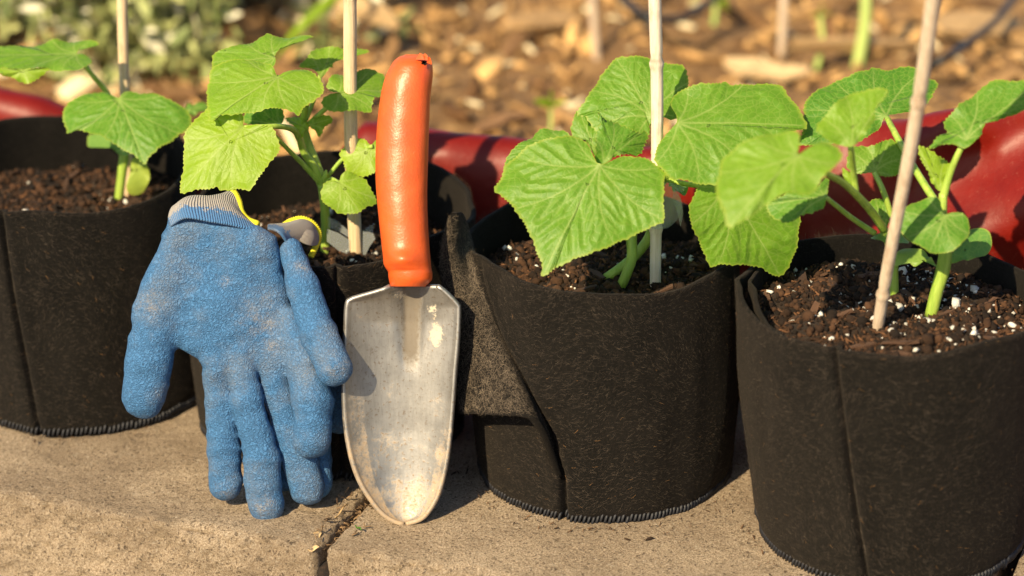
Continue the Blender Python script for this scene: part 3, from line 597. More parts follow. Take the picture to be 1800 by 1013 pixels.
leaf('leaf', pl, 'C', [(278,440),(272,395),(210,390),(150,380),(140,365),(110,400),(75,440),(55,480),(50,540),(42,620),(32,695),(80,690),(140,685),(175,678),(195,688),(250,680),(300,685),(340,640),(365,600),(395,560),(415,515),(400,470),(385,445),(350,438),(310,437)], (279,446), y0-.055, (-.15,-.80,.6), .8, cup=.10, seed=9, tip=(32,695))
leaf('leaf', pl, 'C', [(280,420),(300,385),(370,370),(425,372),(437,415),(425,440),(380,443),(310,438)], (425,438), y0+.005, (.1,-.75,.6), .0, seed=10)
leaf('leaf', pl, 'C', [(500,205),(530,175),(560,140),(590,133),(640,140),(700,137),(745,140),(768,152),(720,158),(675,172),(640,195),(610,225),(582,252),(570,240),(540,215)], (578,248), y0+.02, (.1,-.6,.75), .45, cup=.03, seed=11, fold=.10, tip=(740,142))
leaf('leaf', pl, 'C', [(648,318),(620,300),(607,275),(625,250),(660,238),(720,235),(760,222),(810,230),(830,238),(840,265),(815,300),(812,330),(790,335),(780,360),(770,380),(730,382),(680,382),(630,375),(600,365),(585,350),(595,335),(625,322)], (650,320), y0-.01, (.15,-.5,.85), .35, cup=.08, seed=12, tip=(830,300))
leaf('leaf', pl, 'C', [(655,550),(680,515),(710,495),(750,495),(775,520),(795,500),(815,520),(812,600),(770,630),(735,637),(700,630),(675,605),(668,575)], (782,522), y0-.01, (-.05,-.85,.5), .95, seed=13, tip=(700,625))
leaf('leaf', pl, 'C', [(650,655),(665,630),(690,620),(740,640),(765,670),(795,725),(780,745),(755,755),(720,780),(680,780),(640,770),(600,745),(583,705),(590,675),(610,660),(635,655)], (650,658), y0-.025, (.1,-.75,.65), .65, cup=.12, seed=14, tip=(730,778))
leaf('leaf', pl, 'C', [(445,415),(485,405),(520,430),(532,450),(495,487),(478,445)], (528,452), y0-.01, (-.3,-.6,.7), .9, seed=15)
leaf('leaf', pl, 'C', [(530,432),(570,405),(628,412),(600,440),(578,478),(550,452)], (535,440), y0-.012, (.2,-.7,.7), .6, seed=16)
tube('stem', P3('C', [(596,945,y0),(600,850,y0),(597,760,y0-.002),(588,670,y0-.004)]), [.0033,.0033,.0032,.0036], M['stem'], pl)
tube('stem', P3('C', [(590,680,y0-.003),(553,600,y0-.004),(515,545,y0-.006),(497,490,y0-.01)]), [.0036,.0032,.0026,.0022], M['stem'], pl)
tube('petiole', P3('C', [(500,500,y0-.008),(478,462,y0-.02),(435,447,y0-.035),(380,446,y0-.045),(284,450,y0-.050)]), [.0024,.0019,.0016], M['stem'], pl)
tube('stem', P3('C', [(592,670,y0-.002),(560,580,y0),(530,500,y0+.002),(515,430,y0),(522,365,y0-.004),(530,330,y0-.01)]), [.0032,.0029,.0025,.0022], M['stem'], pl)
tube('petiole', P3('C', [(520,380,y0-.002),(480,300,y0-.02),(414,254,y0-.029)]), .0016, M['stem'], pl)
tube('petiole', P3('C', [(525,420,y0),(570,300,y0+.01),(578,250,y0+.024)]), .0015, M['stem'], pl)
tube('petiole', P3('C', [(582,668,y0-.004),(510,590,y0-.01),(450,530,y0-.02),(395,475,y0-.03)]), [.0021,.0017,.0015], M['stem'], pl)
tube('petiole', P3('C', [(530,440,y0-.002),(570,405,y0-.004),(605,372,y0-.006),(654,328,y0-.006)]), [.0019,.0016], M['stem'], pl)
tube('petiole', P3('C', [(590,670,y0-.004),(620,650,y0-.01),(650,664,y0-.020)]), .0015, M['stem'], pl)
tube('petiole', P3('C', [(592,660,y0-.002),(680,560,y0-.002),(782,522,y0-.011)]), .0014, M['stem'], pl)
tube('bud', P3('C', [(590,670,y0-.004),(598,640,y0-.006),(602,615,y0-.006)]), [.0026,.0022,.0006], M['stem'], pl)

# ---- plant 3
p = atZ(1088, 508, .139); pl = empty('cucumber_seedling', p, 'large leafed cucumber plant in the bag right of the trowel', 'plant', 'young cucumber plants'); y0 = p[1]
leaf('leaf', pl, 'E', [(450,480),(440,475),(425,440),(405,400),(375,375),(330,370),(280,378),(200,400),(135,445),(97,480),(80,530),(57,565),(100,600),(140,650),(185,720),(215,790),(235,840),(240,882),(290,855),(350,832),(450,800),(530,760),(600,725),(650,700),(685,690),(688,640),(687,580),(690,530),(690,500),(660,470),(620,450),(570,445),(530,450),(490,470),(465,482)], (452,486), y0-.035, (-.08,-.74,.67), .22, cup=.11, quilt=.0018, seed=17, tip=(240,882))
leaf('leaf', pl, 'E', [(90,500),(120,440),(190,385),(262,350),(335,368),(330,410),(220,450),(130,500)], (320,390), y0+.03, (-.2,-.5,.8), .15, seed=18)
leaf('leaf', pl, 'E', [(636,330),(632,365),(590,362),(550,350),(500,345),(455,358),(430,335),(400,300),(370,285),(400,240),(430,195),(470,130),(515,85),(570,80),(640,82),(700,98),(765,115),(778,180),(760,215),(750,260),(740,300),(715,312),(680,308),(655,320)], (642,302), y0+.012, (-.05,-.72,.7), .2, cup=.10, quilt=.0016, seed=19, tip=(515,85))
leaf('leaf', pl, 'E', [(445,475),(440,430),(445,375),(460,330),(452,293),(480,320),(520,330),(560,350),(600,368),(635,370),(625,410),(600,445),(540,440),(500,460),(470,480)], (470,476), y0-.02, (.35,-.85,.35), .12, cup=.10, teeth=.0016, quilt=.0016, seed=20, tip=(600,368))
leaf('leaf', pl, 'E', [(355,375),(350,330),(375,285),(420,320),(450,350),(450,420),(440,460),(400,395)], (440,440), y0+.02, (0,-.8,.5), .2, seed=21)
leaf('leaf', pl, 'E', [(738,325),(735,300),(718,260),(725,225),(770,195),(830,185),(900,182),(920,170),(935,180),(1000,180),(1060,178),(1120,183),(1145,215),(1190,270),(1222,332),(1180,350),(1130,385),(1080,430),(1000,490),(930,530),(885,545),(830,545),(770,535),(720,530),(685,495),(660,455),(665,420),(690,375),(722,342)], (742,327), y0-.012, (.05,-.66,.75), .2, cup=.09, quilt=.0012, seed=22, tip=(1222,332))
leaf('leaf', pl, 'E', [(845,548),(810,600),(787,665),(800,720),(830,780),(865,860),(900,855),(960,855),(1040,865),(1080,885),(1130,905),(1160,860),(1185,780),(1190,720),(1200,685),(1150,640),(1060,600),(960,560),(900,545)], (925,555), y0-.030, (.25,-.93,.12), .3, cup=.08, quilt=.0014, seed=23, tip=(1130,905))
leaf('cotyledon', pl, 'E', [(710,545),(740,538),(780,570),(765,597),(740,588),(715,570)], (712,555), y0+.01, (.1,-.5,.8), .0, 'coty', teeth=0, veins=False, seed=24)
tube('stem', P3('E', [(525,950,y0-.004),(555,880,y0-.004),(572,820,y0-.003),(572,740,y0),(610,640,y0+.004),(680,550,y0+.004),(702,510,y0),(690,470,y0),(655,440,y0)]), [.0034,.0036,.0036,.0034,.0032,.003,.0026], M['stem'], pl, 40)
tube('stem', P3('E', [(430,932,y0+.012),(500,890,y0+.014),(575,830,y0+.016),(625,770,y0+.016),(645,720,y0+.015),(660,640,y0+.012)]), [.0036,.0036,.0034,.003], M['stem'], pl, 30)
tube('petiole', P3('E', [(672,560,y0+.004),(560,530,y0-.01),(452,494,y0-.029)]), .002, M['stem'], pl)
tube('petiole', P3('E', [(655,445,y0),(660,380,y0+.006),(643,310,y0+.018)]), [.0026,.0018], M['stem'], pl)
tube('petiole', P3('E', [(690,480,y0),(705,400,y0-.004),(748,334,y0-.006)]), [.0022,.0017], M['stem'], pl)
tube('petiole', P3('E', [(695,540,y0+.002),(800,560,y0-.012),(925,562,y0-.024)]), .0018, M['stem'], pl)

# ---- plant 4
p = atZ(1638, 556, .149); pl = empty('cucumber_seedling', p, 'cucumber plant with several small leaves in the rightmost bag', 'plant', 'young cucumber plants'); y0 = p[1]
q = atZ(1571, 540, .149); yq = q[1]
leaf('leaf', pl, 'G', [(283,363),(287,340),(283,300),(230,298),(170,310),(110,335),(60,370),(45,400),(40,440),(33,480),(55,540),(72,580),(120,560),(170,530),(220,500),(265,488),(310,490),(335,470),(365,430),(410,385),(417,365),(405,335),(375,322),(340,330),(305,355)], (284,368), -.095, (-.12,-.62,.75), .42, cup=.10, seed=25, tip=(72,580))
leaf('leaf', pl, 'G', [(445,347),(430,345),(380,325),(350,305),(343,290),(370,250),(410,205),(460,180),(520,168),(560,172),(535,210),(515,240),(518,262),(490,305),(460,340)], (446,350), -.045, (.1,-.8,.55), .45, cup=.08, seed=26, tip=(560,172))
leaf('leaf', pl, 'G', [(550,258),(530,290),(490,320),(460,335),(380,330),(330,333),(287,325),(300,290),(305,220),(330,180),(400,140),(490,110),(520,97),(560,100),(620,87),(650,95),(690,125),(713,140),(700,175),(680,200),(640,225),(590,240)], (555,252), .075, (-.05,-.6,.78), .0, cup=.06, seed=27, tip=(310,230))
leaf('leaf', pl, 'G', [(690,352),(710,320),(742,308),(735,285),(738,260),(780,220),(850,165),(880,145),(940,145),(990,150),(1010,200),(960,235),(900,260),(855,285),(840,320),(800,347),(770,337),(720,338)], (800,322), y0-.005, (-.1,-.62,.75), .1, cup=.05, seed=28, tip=(1000,160))
leaf('leaf', pl, 'G', [(518,427),(460,420),(440,390),(455,345),(520,340),(570,320),(590,330),(612,370),(602,420),(560,435)], (518,424), .02, (.1,-.8,.6), .3, cup=.06, fold=.15, seed=29, tip=(570,320))
leaf('leaf', pl, 'G', [(190,520),(260,490),(340,470),(378,440),(368,520),(350,540),(310,550),(240,578)], (368,500), -.01, (0,-.7,.7), .1, seed=30)
leaf('leaf', pl, 'G', [(655,345),(700,365),(752,400),(748,440),(725,482),(700,460),(680,410)], (722,486), y0, (.1,-.9,.35), .8, cup=.05, fold=.2, teeth=.0013, seed=31, tip=(655,345))
leaf('leaf', pl, 'G', [(735,550),(725,530),(715,505),(680,500),(630,520),(600,545),(590,580),(610,610),(650,645),(690,665),(735,668),(770,655),(805,620),(812,580),(795,555),(760,548)], (736,555), y0-.03, (-.02,-.72,.68), .08, cup=.10, teeth=.0004, seed=32, tip=(690,665))
leaf('cotyledon', pl, 'G', [(755,692),(770,645),(800,605),(830,592),(870,610),(880,645),(860,680),(810,692),(770,699)], (757,694), y0-.004, (.1,-.65,.75), .0, 'coty', teeth=0, veins=False, cup=.06, seed=33)
leaf('cotyledon', pl, 'G', [(715,718),(690,685),(650,655),(610,650),(585,670),(582,705),(620,700),(650,710),(680,698)], (714,716), y0-.006, (-.15,-.5,.85), .4, 'coty', teeth=0, veins=False, cup=.12, seed=34)
leaf('leaf', pl, 'G', [(495,530),(520,507),(560,510),(565,560),(552,597),(530,578),(505,552)], (551,598), yq+.01, (-.1,-.75,.6), .2, seed=35)
leaf('cotyledon', pl, 'G', [(510,620),(540,608),(580,605),(622,620),(618,642),(560,640),(520,635)], (570,636), yq-.006, (0,-.45,.9), .2, 'coty', teeth=0, veins=False, seed=36)
tube('stem', P3('G', [(692,866,y0),(710,790,y0),(730,720,y0),(738,650,y0-.002),(728,560,y0-.002),(730,490,y0)]), [.0042,.0042,.0048,.0042,.003,.0028], M['stem'], pl, 30)
tube('petiole', P3('G', [(730,500,y0),(750,430,y0),(775,370,y0-.002),(799,324,y0-.001)]), [.0028,.0022,.0019], M['stem'], pl)
tube('petiole', P3('G', [(728,545,y0),(690,490,y0+.01),(640,410,y0+.03),(590,320,y0+.04),(555,252,.079)]), [.0026,.0024,.0019], M['stem'], pl)
tube('petiole', P3('G', [(728,600,y0),(745,575,y0-.015),(736,562,y0-.025)]), .0018, M['stem'], pl)
tube('stem', P3('G', [(578,838,yq),(577,760,yq),(575,690,yq),(560,630,yq),(545,595,yq)]), [.0034,.0033,.003,.0028], M['stem'], pl)
tube('stem', P3('G', [(550,605,yq),(510,545,yq-.015),(462,492,yq-.035),(420,455,yq-.05),(370,428,yq-.07)]), [.0027,.0026,.0022,.002], M['stem'], pl)
tube('petiole', P3('G', [(462,495,yq-.034),(455,430,yq-.036),(446,346,-.040)]), [.0022,.0019], M['stem'], pl)
tube('petiole', P3('G', [(375,430,yq-.068),(330,400,yq-.09),(284,374,-.089)]), .002, M['stem'], pl)
tube('petiole', P3('G', [(572,560,yq),(545,480,yq),(518,424,.019)]), [.002,.0017], M['stem'], pl)
tube('petiole', P3('G', [(520,612,yq-.004),(450,565,yq-.01),(368,500,-.011)]), [.002,.0015], M['stem'], pl)
leaf('leaf', pl, 'G', [(420,410),(440,425),(458,455),(455,470),(430,450)], (458,470), yq-.036, (0,-.9,.4), .7, teeth=.0002, veins=False, seed=37)

# ------------------------------------------------------------------ bamboo stakes
def stake(a, b, r0, r1, m, label, nodes, group='bamboo stakes in the grow bags', sink=.05):
    a, b = np.array(a), np.array(b); d = (b-a)/np.linalg.norm(b-a); a = a-d*sink; L = np.linalg.norm(b-a); n = 160; f = np.linspace(0, 1, n); P = a+(b-a)*f[:, None]
    s = f*L; R = r0+(r1-r0)*f; nv = np.zeros(n)
    for q in nodes: R = R+.0009*np.exp(-((s-sink-q)/.0022)**2)-.0005*np.exp(-((s-sink-q-.005)/.002)**2); nv = np.maximum(nv, np.exp(-((s-sink-q-.003)/.0016)**2))
    side = np.array([1, 0, 0]); P = P+side*(.0012*np.sin(s*21+a[0]*40))[:, None]
    root = empty('bamboo_stake', b*0+a+d*sink, label, 'stake', group); V, Fc = tube_geo(P, R, 14); mk('cane', V, Fc, m, root, True, {'node': np.repeat(nv, 14)})
    return root
s1 = atY(222, 290, .27); stake([s1[0], .27, .128], atY(211, -260, .27), .0040, .0038, M['bamboo2'], 'pale bamboo stake behind the leftmost cucumber plant', [.06, .19])
s2 = atZ(626, 458, .130); stake(s2, atY(606, -260, s2[1]+.01), .0048, .0044, M['bamboo2'], 'tan bamboo stake just left of the orange trowel handle', [.055, .19])
s3 = atZ(1155, 512, .139); stake(s3, atY(1148, -260, s3[1]), .0036, .0044, M['bamboo'], 'whitish bamboo stake standing in the bag right of the trowel', [.045, .16, .27])
s4 = atZ(1545, 583, .149); stake(s4, atY(1662, -130, s4[1]-.10), .0036, .0046, M['bamboo3'], 'leaning grey bamboo stake in the rightmost bag', [.032, .185])

# ------------------------------------------------------------------ clear plastic clips
def sheet_poly(name, parent, pts, m, th=.0008):
    P = np.array(pts); o = mk(name, P, [list(range(len(P)))], m, parent, False); k = o.modifiers.new('thick', 'SOLIDIFY'); k.thickness = th; return o
def clip3():
    y = s3[1]; root = empty('plant_clip', atY(1165, 390, y), 'clear plastic clip holding the cucumber stem to the whitish stake', 'clip', 'clear plant clips')
    pts = [[atY(x, yy, y-.010*(1-abs(u))-.001) for u, (x, yy) in zip((-1, -.3, .3, 1), row)] for row in ([(1140, 338), (1158, 324), (1178, 320), (1190, 330)], [(1135, 370), (1158, 362), (1182, 358), (1196, 360)], [(1130, 396), (1152, 402), (1172, 400), (1190, 385)])]
    V = patch(pts, 16, 12); o = mk('body', V.reshape(-1, 3), grid_faces(12, 16), M['clear'], root); k = o.modifiers.new('t', 'SOLIDIFY'); k.thickness = .0009
    sheet_poly('prong', root, [atY(a, b, y-.006) for a, b in ((1184, 330), (1198, 352), (1201, 375), (1196, 398), (1190, 372), (1182, 350))], M['clear'])
    sheet_poly('prong', root, [atY(a, b, y+.004) for a, b in ((1176, 318), (1192, 315), (1208, 326), (1200, 338), (1186, 332))], M['clear'])
clip3()
def clip2():
    y = s2[1]; root = empty('plant_clip', atY(625, 430, y), 'clear plastic clip on the tan stake behind the yellow glove hem', 'clip', 'clear plant clips')
    f = lambda pts, yy: [atY(*rp_('C', [q])[0], yy) for q in pts]
    sheet_poly('arm', root, f([(610,795),(650,815),(690,850),(690,875),(650,850),(610,835)], y+.006), M['clear'])
    sheet_poly('arm', root, f([(605,842),(650,858),(692,885),(692,942),(650,925),(605,890)], y-.004), M['clear'])
    sheet_poly('jaw', root, f([(744,850),(770,830),(790,822),(782,850),(792,880),(770,910),(750,952),(744,940)], y-.003), M['clear'])
clip2()

# ------------------------------------------------------------------ gloves: blended distance field, turned into one skin
def polysdf(x, y, poly):
    P = np.array(poly, float); Q = np.roll(P, -1, 0); d = np.full(x.shape, 1e9); s = np.ones(x.shape)
    for a, b in zip(P, Q):
        ex, ey = b-a; wx, wy = x-a[0], y-a[1]; t = np.clip((wx*ex+wy*ey)/(ex*ex+ey*ey), 0, 1); d = np.minimum(d, (wx-ex*t)**2+(wy-ey*t)**2)
        c1 = y >= a[1]; c2 = y < b[1]; c3 = ex*wy > ey*wx; fl = (c1 & c2 & c3) | (~c1 & ~c2 & ~c3); s = np.where(fl, -s, s)
    return s*np.sqrt(d)
def rcone(x, y, w, a, b, flat):
    ax, ay, aw, ra = a; bx, by, bw, rb = b; d = np.array([bx-ax, by-ay, bw-aw]); L2 = d@d
    t = np.clip(((x-ax)*d[0]+(y-ay)*d[1]+(w-aw)*d[2])/L2, 0, 1)
    return np.sqrt((x-ax-d[0]*t)**2+(y-ay-d[1]*t)**2+((w-aw-d[2]*t)/flat)**2)-(ra+(rb-ra)*t)
def smin(a, b, k): h = np.clip(.5+.5*(b-a)/k, 0, 1); return b*(1-h)+a*h-k*h*(1-h)
def nets(f, org, st):
    """naive surface nets"""
    s = f < 0; nx, ny, nz = f.shape; acc = np.zeros((nx-1, ny-1, nz-1, 3)); cnt = np.zeros((nx-1, ny-1, nz-1))
    cor = [(a, b, c) for a in (0, 1) for b in (0, 1) for c in (0, 1)]
    sl = lambda o: tuple(slice(o[i], f.shape[i]-1+o[i]) for i in range(3))
    for p in cor:
        for ax in range(3):
            if p[ax]: continue
            q = list(p); q[ax] = 1; fa, fb = f[sl(p)], f[sl(q)]; cross = (fa < 0) != (fb < 0); t = np.where(cross, fa/np.where(fa == fb, 1, fa-fb), 0)
            for k in range(3): acc[..., k] += np.where(cross, p[k]+(t if k == ax else 0), 0)
            cnt += cross
    act = cnt > 0; idx = np.full(act.shape, -1); idx[act] = np.arange(act.sum()); ijk = np.argwhere(act); V = (ijk+acc[act]/cnt[act][:, None])*st+np.array(org); Fc = []
    for ax in range(3):
        u, v = (ax+1) % 3, (ax+2) % 3; sa = [slice(1, -1)]*3; sa[ax] = slice(0, -1); sb = list(sa); sb[ax] = slice(1, None); A, B = s[tuple(sa)], s[tuple(sb)]; E_ = np.argwhere(A != B)
        if not len(E_): continue
        off = np.ones(3, int); off[ax] = 0; E_ = E_+off; inside = s[E_[:, 0], E_[:, 1], E_[:, 2]]
        def c(du, dv): q = E_.copy(); q[:, u] += du; q[:, v] += dv; return idx[q[:, 0], q[:, 1], q[:, 2]]
        qd = np.stack([c(-1, -1), c(0, -1), c(0, 0), c(-1, 0)], 1); qd[~inside] = qd[~inside][:, ::-1]; Fc.append(qd)
    return V, np.concatenate(Fc)
def Yg(v): return np.interp(v, [330, 400, 640, 920], [.050, .040, .022, .008])
def glove_body(name, parent, lo, hi, field, st=2.6, dirt=None):
    g = [np.arange(lo[i], hi[i]+st, st) for i in range(3)]; x, y, w = np.meshgrid(*g, indexing='ij'); f = field(x, y, w)
    V, Fc = nets(f, lo, st)
    P = atY(V[:, 0], V[:, 1], Yg(V[:, 1])-V[:, 2]*PX)
    d = np.zeros(len(V))
    for (a, b, r) in (dirt or []): d = np.maximum(d, np.exp(-((V[:, 0]-a)**2+(V[:, 1]-b)**2)/r**2))
    return mk(name, P, Fc, M['latex'], parent, True, {'dirt': d})
def chain(x, y, w, pts, flat):
    d = None
    for a, b in zip(pts[:-1], pts[1:]):
        e = rcone(x, y, w, a, b, flat); d = e if d is None else smin(d, e, 6)
    return d
palm = [(297,386),(326,371),(390,383),(453,397),(487,418),(495,464),(511,521),(530,600),(535,640),(505,668),(478,672),(453,664),(405,676),(370,670),(348,632),(318,612),(270,600),(236,560),(247,502),(270,452)]
def wrinkle(x, y, w):
    n1 = vnoise(np.stack([x*.020+y*.006, y*.045, w*.02], -1), 1., 51); n2 = vnoise(np.stack([x*.045, y*.075-x*.01, w*.03], -1), 1., 52)
    return 3.6*(np.abs(n1)-.35)+1.5*n2
def fieldA(x, y, w):
    wob = 4*np.sin(x*.035+y*.012)+3*np.sin(y*.04-x*.02)
    d2 = polysdf(x, y, palm); R, T = 34, 23
    f = np.hypot(np.maximum(d2+R, 0), (w-wob)*R/T)-R
    f = smin(f, chain(x, y, w, [(292,490,0,34),(272,560,-2,40),(262,640,-4,42),(253,698,-6,39)], .72), 14)
    f1 = chain(x, y, w, [(374,600,-4,24),(388,705,-6,28),(395,790,-8,30),(395,852,-8,29)], .78)
    f2 = chain(x, y, w, [(416,590,2,24),(435,705,12,28),(460,810,16,32),(467,888,12,32)], .78)
    f3 = chain(x, y, w, [(466,590,-2,24),(489,700,-4,28),(526,805,-2,32),(540,858,-2,31)], .78)
    f4 = chain(x, y, w, [(508,560,6,22),(532,640,20,31),(550,705,32,35),(549,774,36,34)], .85)
    fi = np.minimum(np.minimum(smin(f1, f2, 1.5), f3), f2); f = smin(f, fi, 7); f = smin(f, f4, 3)
    f = f+2.2*np.sin(x*.06+1)*np.sin(y*.05)*np.exp(-((x-420)/90)**2)
    return f+wrinkle(x, y, w)
gA = empty('work_glove', atY(400, 640, .03), 'dusty blue latex coated work glove hanging fingers down over the bag rim', 'glove', 'pair of blue work gloves')
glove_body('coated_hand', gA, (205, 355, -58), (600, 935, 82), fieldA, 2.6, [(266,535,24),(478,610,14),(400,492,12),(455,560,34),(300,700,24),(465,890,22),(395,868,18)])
def fieldB(x, y, w):
    f = chain(x, y, w, [(512,440,2,20),(532,505,16,29),(560,588,40,32),(588,647,60,32)], .85)
    f = smin(f, chain(x, y, w, [(450,440,-34,30),(500,560,-40,36),(560,660,-44,36),(592,735,-46,27)], .6), 5)
    f = smin(f, chain(x, y, w, [(530,640,-40,30),(552,760,-32,28),(560,852,-26,25)], .85), 5)
    f = smin(f, chain(x, y, w, [(470,640,-44,30),(490,760,-40,28),(500,840,-36,24)], .85), 5)
    return f+wrinkle(x, y, w)
gB = empty('work_glove', atY(560, 600, .03), 'blue work glove tucked behind the first with its thumb beside the trowel', 'glove', 'pair of blue work gloves')
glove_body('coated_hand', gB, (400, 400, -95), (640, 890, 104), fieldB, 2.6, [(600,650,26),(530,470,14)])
def uvgrid(o, nv, nu):
    u = o.data.uv_layers.new(name='UVMap'); vi = np.zeros(len(o.data.loops), np.int32); o.data.loops.foreach_get('vertex_index', vi)
    u.data.foreach_set('uv', np.c_[(vi % nu)/(nu-1), (vi//nu)/(nv-1)].astype(np.float32).ravel())
def knit_patch(parent, rows, name='knit_cuff', th=.002):
    V = patch(rows, 50, 34); o = mk(name, V.reshape(-1, 3), grid_faces(34, 50), M['coat' if name == 'knit_cuff' else 'knit'], parent); uvgrid(o, 34, 50); k = o.modifiers.new('t', 'SOLIDIFY'); k.thickness = th; k.offset = 0; return o
a = lambda x, y, Y_: atY(x, y, Y_)
knit_patch(gA, [[a(300,398,.034),a(327,384,.030),a(372,390,.029),a(412,397,.030),a(455,408,.034)],
                [a(297,384,.044),a(322,362,.040),a(368,366,.042),a(405,372,.044),a(446,396,.046)],
                [a(303,366,.056),a(330,348,.054),a(366,347,.058),a(398,350,.060),a(430,383,.056)],
                [a(316,362,.068),a(338,350,.068),a(370,351,.072),a(408,337,.074),a(421,356,.068)]])
V, Fc = tube_geo(catmull(P3('P', [(404,339,.075),(412,341,.072),(419,355,.067),(424,374,.060),(436,388,.054),(453,395,.046)]), 90), .0024*(1+.16*np.sin(np.arange(90)*1.9)), 10); mk('yellow_hem', V, Fc, M['trim'], gA)
knit_patch(gB, [[a(470,402,.040),a(482,404,.038),a(494,412,.034),a(502,424,.036),a(506,434,.040)],
                [a(474,396,.048),a(487,397,.045),a(500,402,.042),a(512,414,.043),a(518,428,.046)],
                [a(500,398,.062),a(512,392,.060),a(530,390,.058),a(546,398,.058),a(556,418,.060)],
                [a(506,394,.076),a(518,387,.076),a(532,385,.076),a(548,394,.076),a(560,414,.074)]])
knit_patch(gB, [[a(503,400,.058),a(516,412,.050),a(530,426,.048),a(545,432,.052),a(556,430,.060)],
                [a(506,396,.064),a(520,396,.056),a(535,402,.053),a(550,412,.056),a(559,422,.062)],
                [a(508,392,.072),a(520,388,.068),a(533,387,.066),a(549,395,.068),a(561,412,.070)]], 'knit_lining')
V, Fc = tube_geo(catmull(P3('P', [(497,398,.060),(512,389,.064),(530,385,.066),(548,392,.067),(559,406,.066),(560,420,.064),(554,436,.060),(546,452,.056)]), 110), .0021*(1+.16*np.sin(np.arange(110)*1.9)), 10); mk('yellow_hem', V, Fc, M['trim'], gB)

# ------------------------------------------------------------------ trowel
TY = lambda py: np.interp(py, [60, 480, 925], [.086, .026, -.010])
tr = empty('garden_trowel', atY(713, 923, -.010), 'old aluminium hand trowel with orange rubber grip leaning on a black bag', 'trowel')
def trowel():
    L = [(502,683),(512,650),(522,616),(534,606),(583,603),(657,600),(736,602),(801,612),(850,629),(889,654),(910,674),(922,696),(925,712)]
    R_ = [(490,756),(507,782),(532,807),(544,811),(598,809),(657,804),(727,799),(781,794),(825,787),(870,775),(902,757),(917,740),(925,714)]
    ls = catmull(np.array([(b, a_) for a_, b in L], float), 400); rs = catmull(np.array([(b, a_) for a_, b in R_], float), 400)
    n = 110; f = np.r_[0, np.linspace(0, 1, n-1)**.9*.999]; py = np.linspace(500, 924.6, n); py = 500+424.6*(1-(1-np.linspace(0, 1, n))**1.35)
    xl = np.interp(py, ls[:, 1], ls[:, 0]); xr = np.interp(py, rs[:, 1], rs[:, 0]); m = 61; u = np.linspace(-1, 1, m); V = []; dirt = []; crust = []; grv = []
    for k in range(n):
        cx = (xl[k]+xr[k])/2; hw = (xr[k]-xl[k])/2; x = cx+hw*u; t = (py[k]-500)/425
        depth = 42*np.interp(t, [0, .15, .6, 1], [.35, .75, .9, .9])*(hw/103)**.75
        w = -depth*(1-np.abs(u)**2.2)
        gw = np.interp(t, [0, .4], [28, 16]); ga = 24*(1-np.clip(t/.40, 0, 1)**2*(3-2*np.clip(t/.40, 0, 1))); gx = x-723; w = w-ga*np.exp(-(gx/gw)**4)
        grv.append(np.exp(-(gx/(gw*1.05))**4)*np.interp(t, [0, .28, .42], [1, .9, 0]))
        w = w+4*np.exp(-((np.abs(u)-1)/.05)**2)
        V.append(atY(x, np.full(m, py[k]), TY(py[k])-w*PX)); 
        dirt.append(np.clip(np.interp(t, [0, .3, .6, 1], [.25, .1, .28, .62])+.2*(u < -.6)*(t > .45)+.15*(u > .75)*(t > .6), 0, 1.2))
        crust.append(np.exp(-(((x-770)/20)**2+((py[k]-590)/34)**2))*.86+.66*np.exp(-(((x-762)/14)**2+((py[k]-538)/18)**2))+.75*np.exp(-(((x-700)/20)**2+((py[k]-515)/16)**2))+.6*np.exp(-(((x-764)/14)**2+((py[k]-860)/12)**2)))
    V = np.array(V); o = mk('blade', V.reshape(-1, 3), grid_faces(n, m), M['alu'], tr, True, {'dirt': np.array(dirt).ravel(), 'crust': np.array(crust).ravel(), 'groove': np.array(grv).ravel()})
    k = o.modifiers.new('t', 'SOLIDIFY'); k.thickness = .0026; k.offset = -1
    # grip
    Lg = [(97,712),(100,702),(106,694),(114,688),(134,678),(159,671),(198,665),(248,661),(307,660),(356,663),(415,669),(450,673),(463,674),(472,678),(478,682),(489,683),(502,686),(506,690)]
    Rg = [(94,738),(96,748),(102,756),(114,760),(134,761),(169,757),(208,755),(267,753),(336,751),(386,752),(435,755),(458,757),(470,758),(480,760),(489,760),(494,758),(500,752),(503,748)]
    py = np.unique(np.r_[np.linspace(96, 118, 18), np.linspace(118, 440, 60), np.linspace(440, 504, 40)]); cl_ = catmull(np.array(Lg, float), 600); cr_ = catmull(np.array(Rg, float), 600); xl = np.interp(py, cl_[:, 0], cl_[:, 1]); xr = np.interp(py, cr_[:, 0], cr_[:, 1]); ns = 56; th = np.linspace(0, 2*math.pi, ns, endpoint=False); V = []
    for k_, y in enumerate(py):
        cx, hw = (xl[k_]+xr[k_])/2, (xr[k_]-xl[k_])/2
        dw = hw*.92*(1 if y > 118 else math.sqrt(max(.15, 1-((118-y)/23)**2))) if y < 118 else min(hw*.92, 40)
        kn = 1+.10*np.exp(-((y-457)/13)**2)*np.exp(-((th-math.radians(110))/.7)**2)
        if y > 474: kn = np.ones(ns)
        x = cx+hw*np.cos(th); w = dw*np.sin(th)*kn+9*np.exp(-((y-455)/14)**2)*np.exp(-((th-math.radians(100))/.6)**2)*(y < 474)
        V.append(atY(x, np.full(ns, y), TY(y)+.002-w*PX))
    V = np.array(V); fc = grid_faces(len(py), ns, True).tolist(); fc.append(list(range(ns))[::-1]); base = (len(py)-1)*ns; fc.append([base+i for i in range(ns)])
    Vv = V.reshape(-1, 3); Vv[:, 1] += .0003*vnoise(Vv, 150, 2)
    gp = mk('grip', Vv, fc, M['rubber'], tr)
    # torn tip: a dark hole with ragged lips
    c0 = atY(746, 107, TY(107)-.010); t_ = np.linspace(0, 2*math.pi, 18, endpoint=False); jag = 1+.35*rng.uniform(-1, 1, 18)
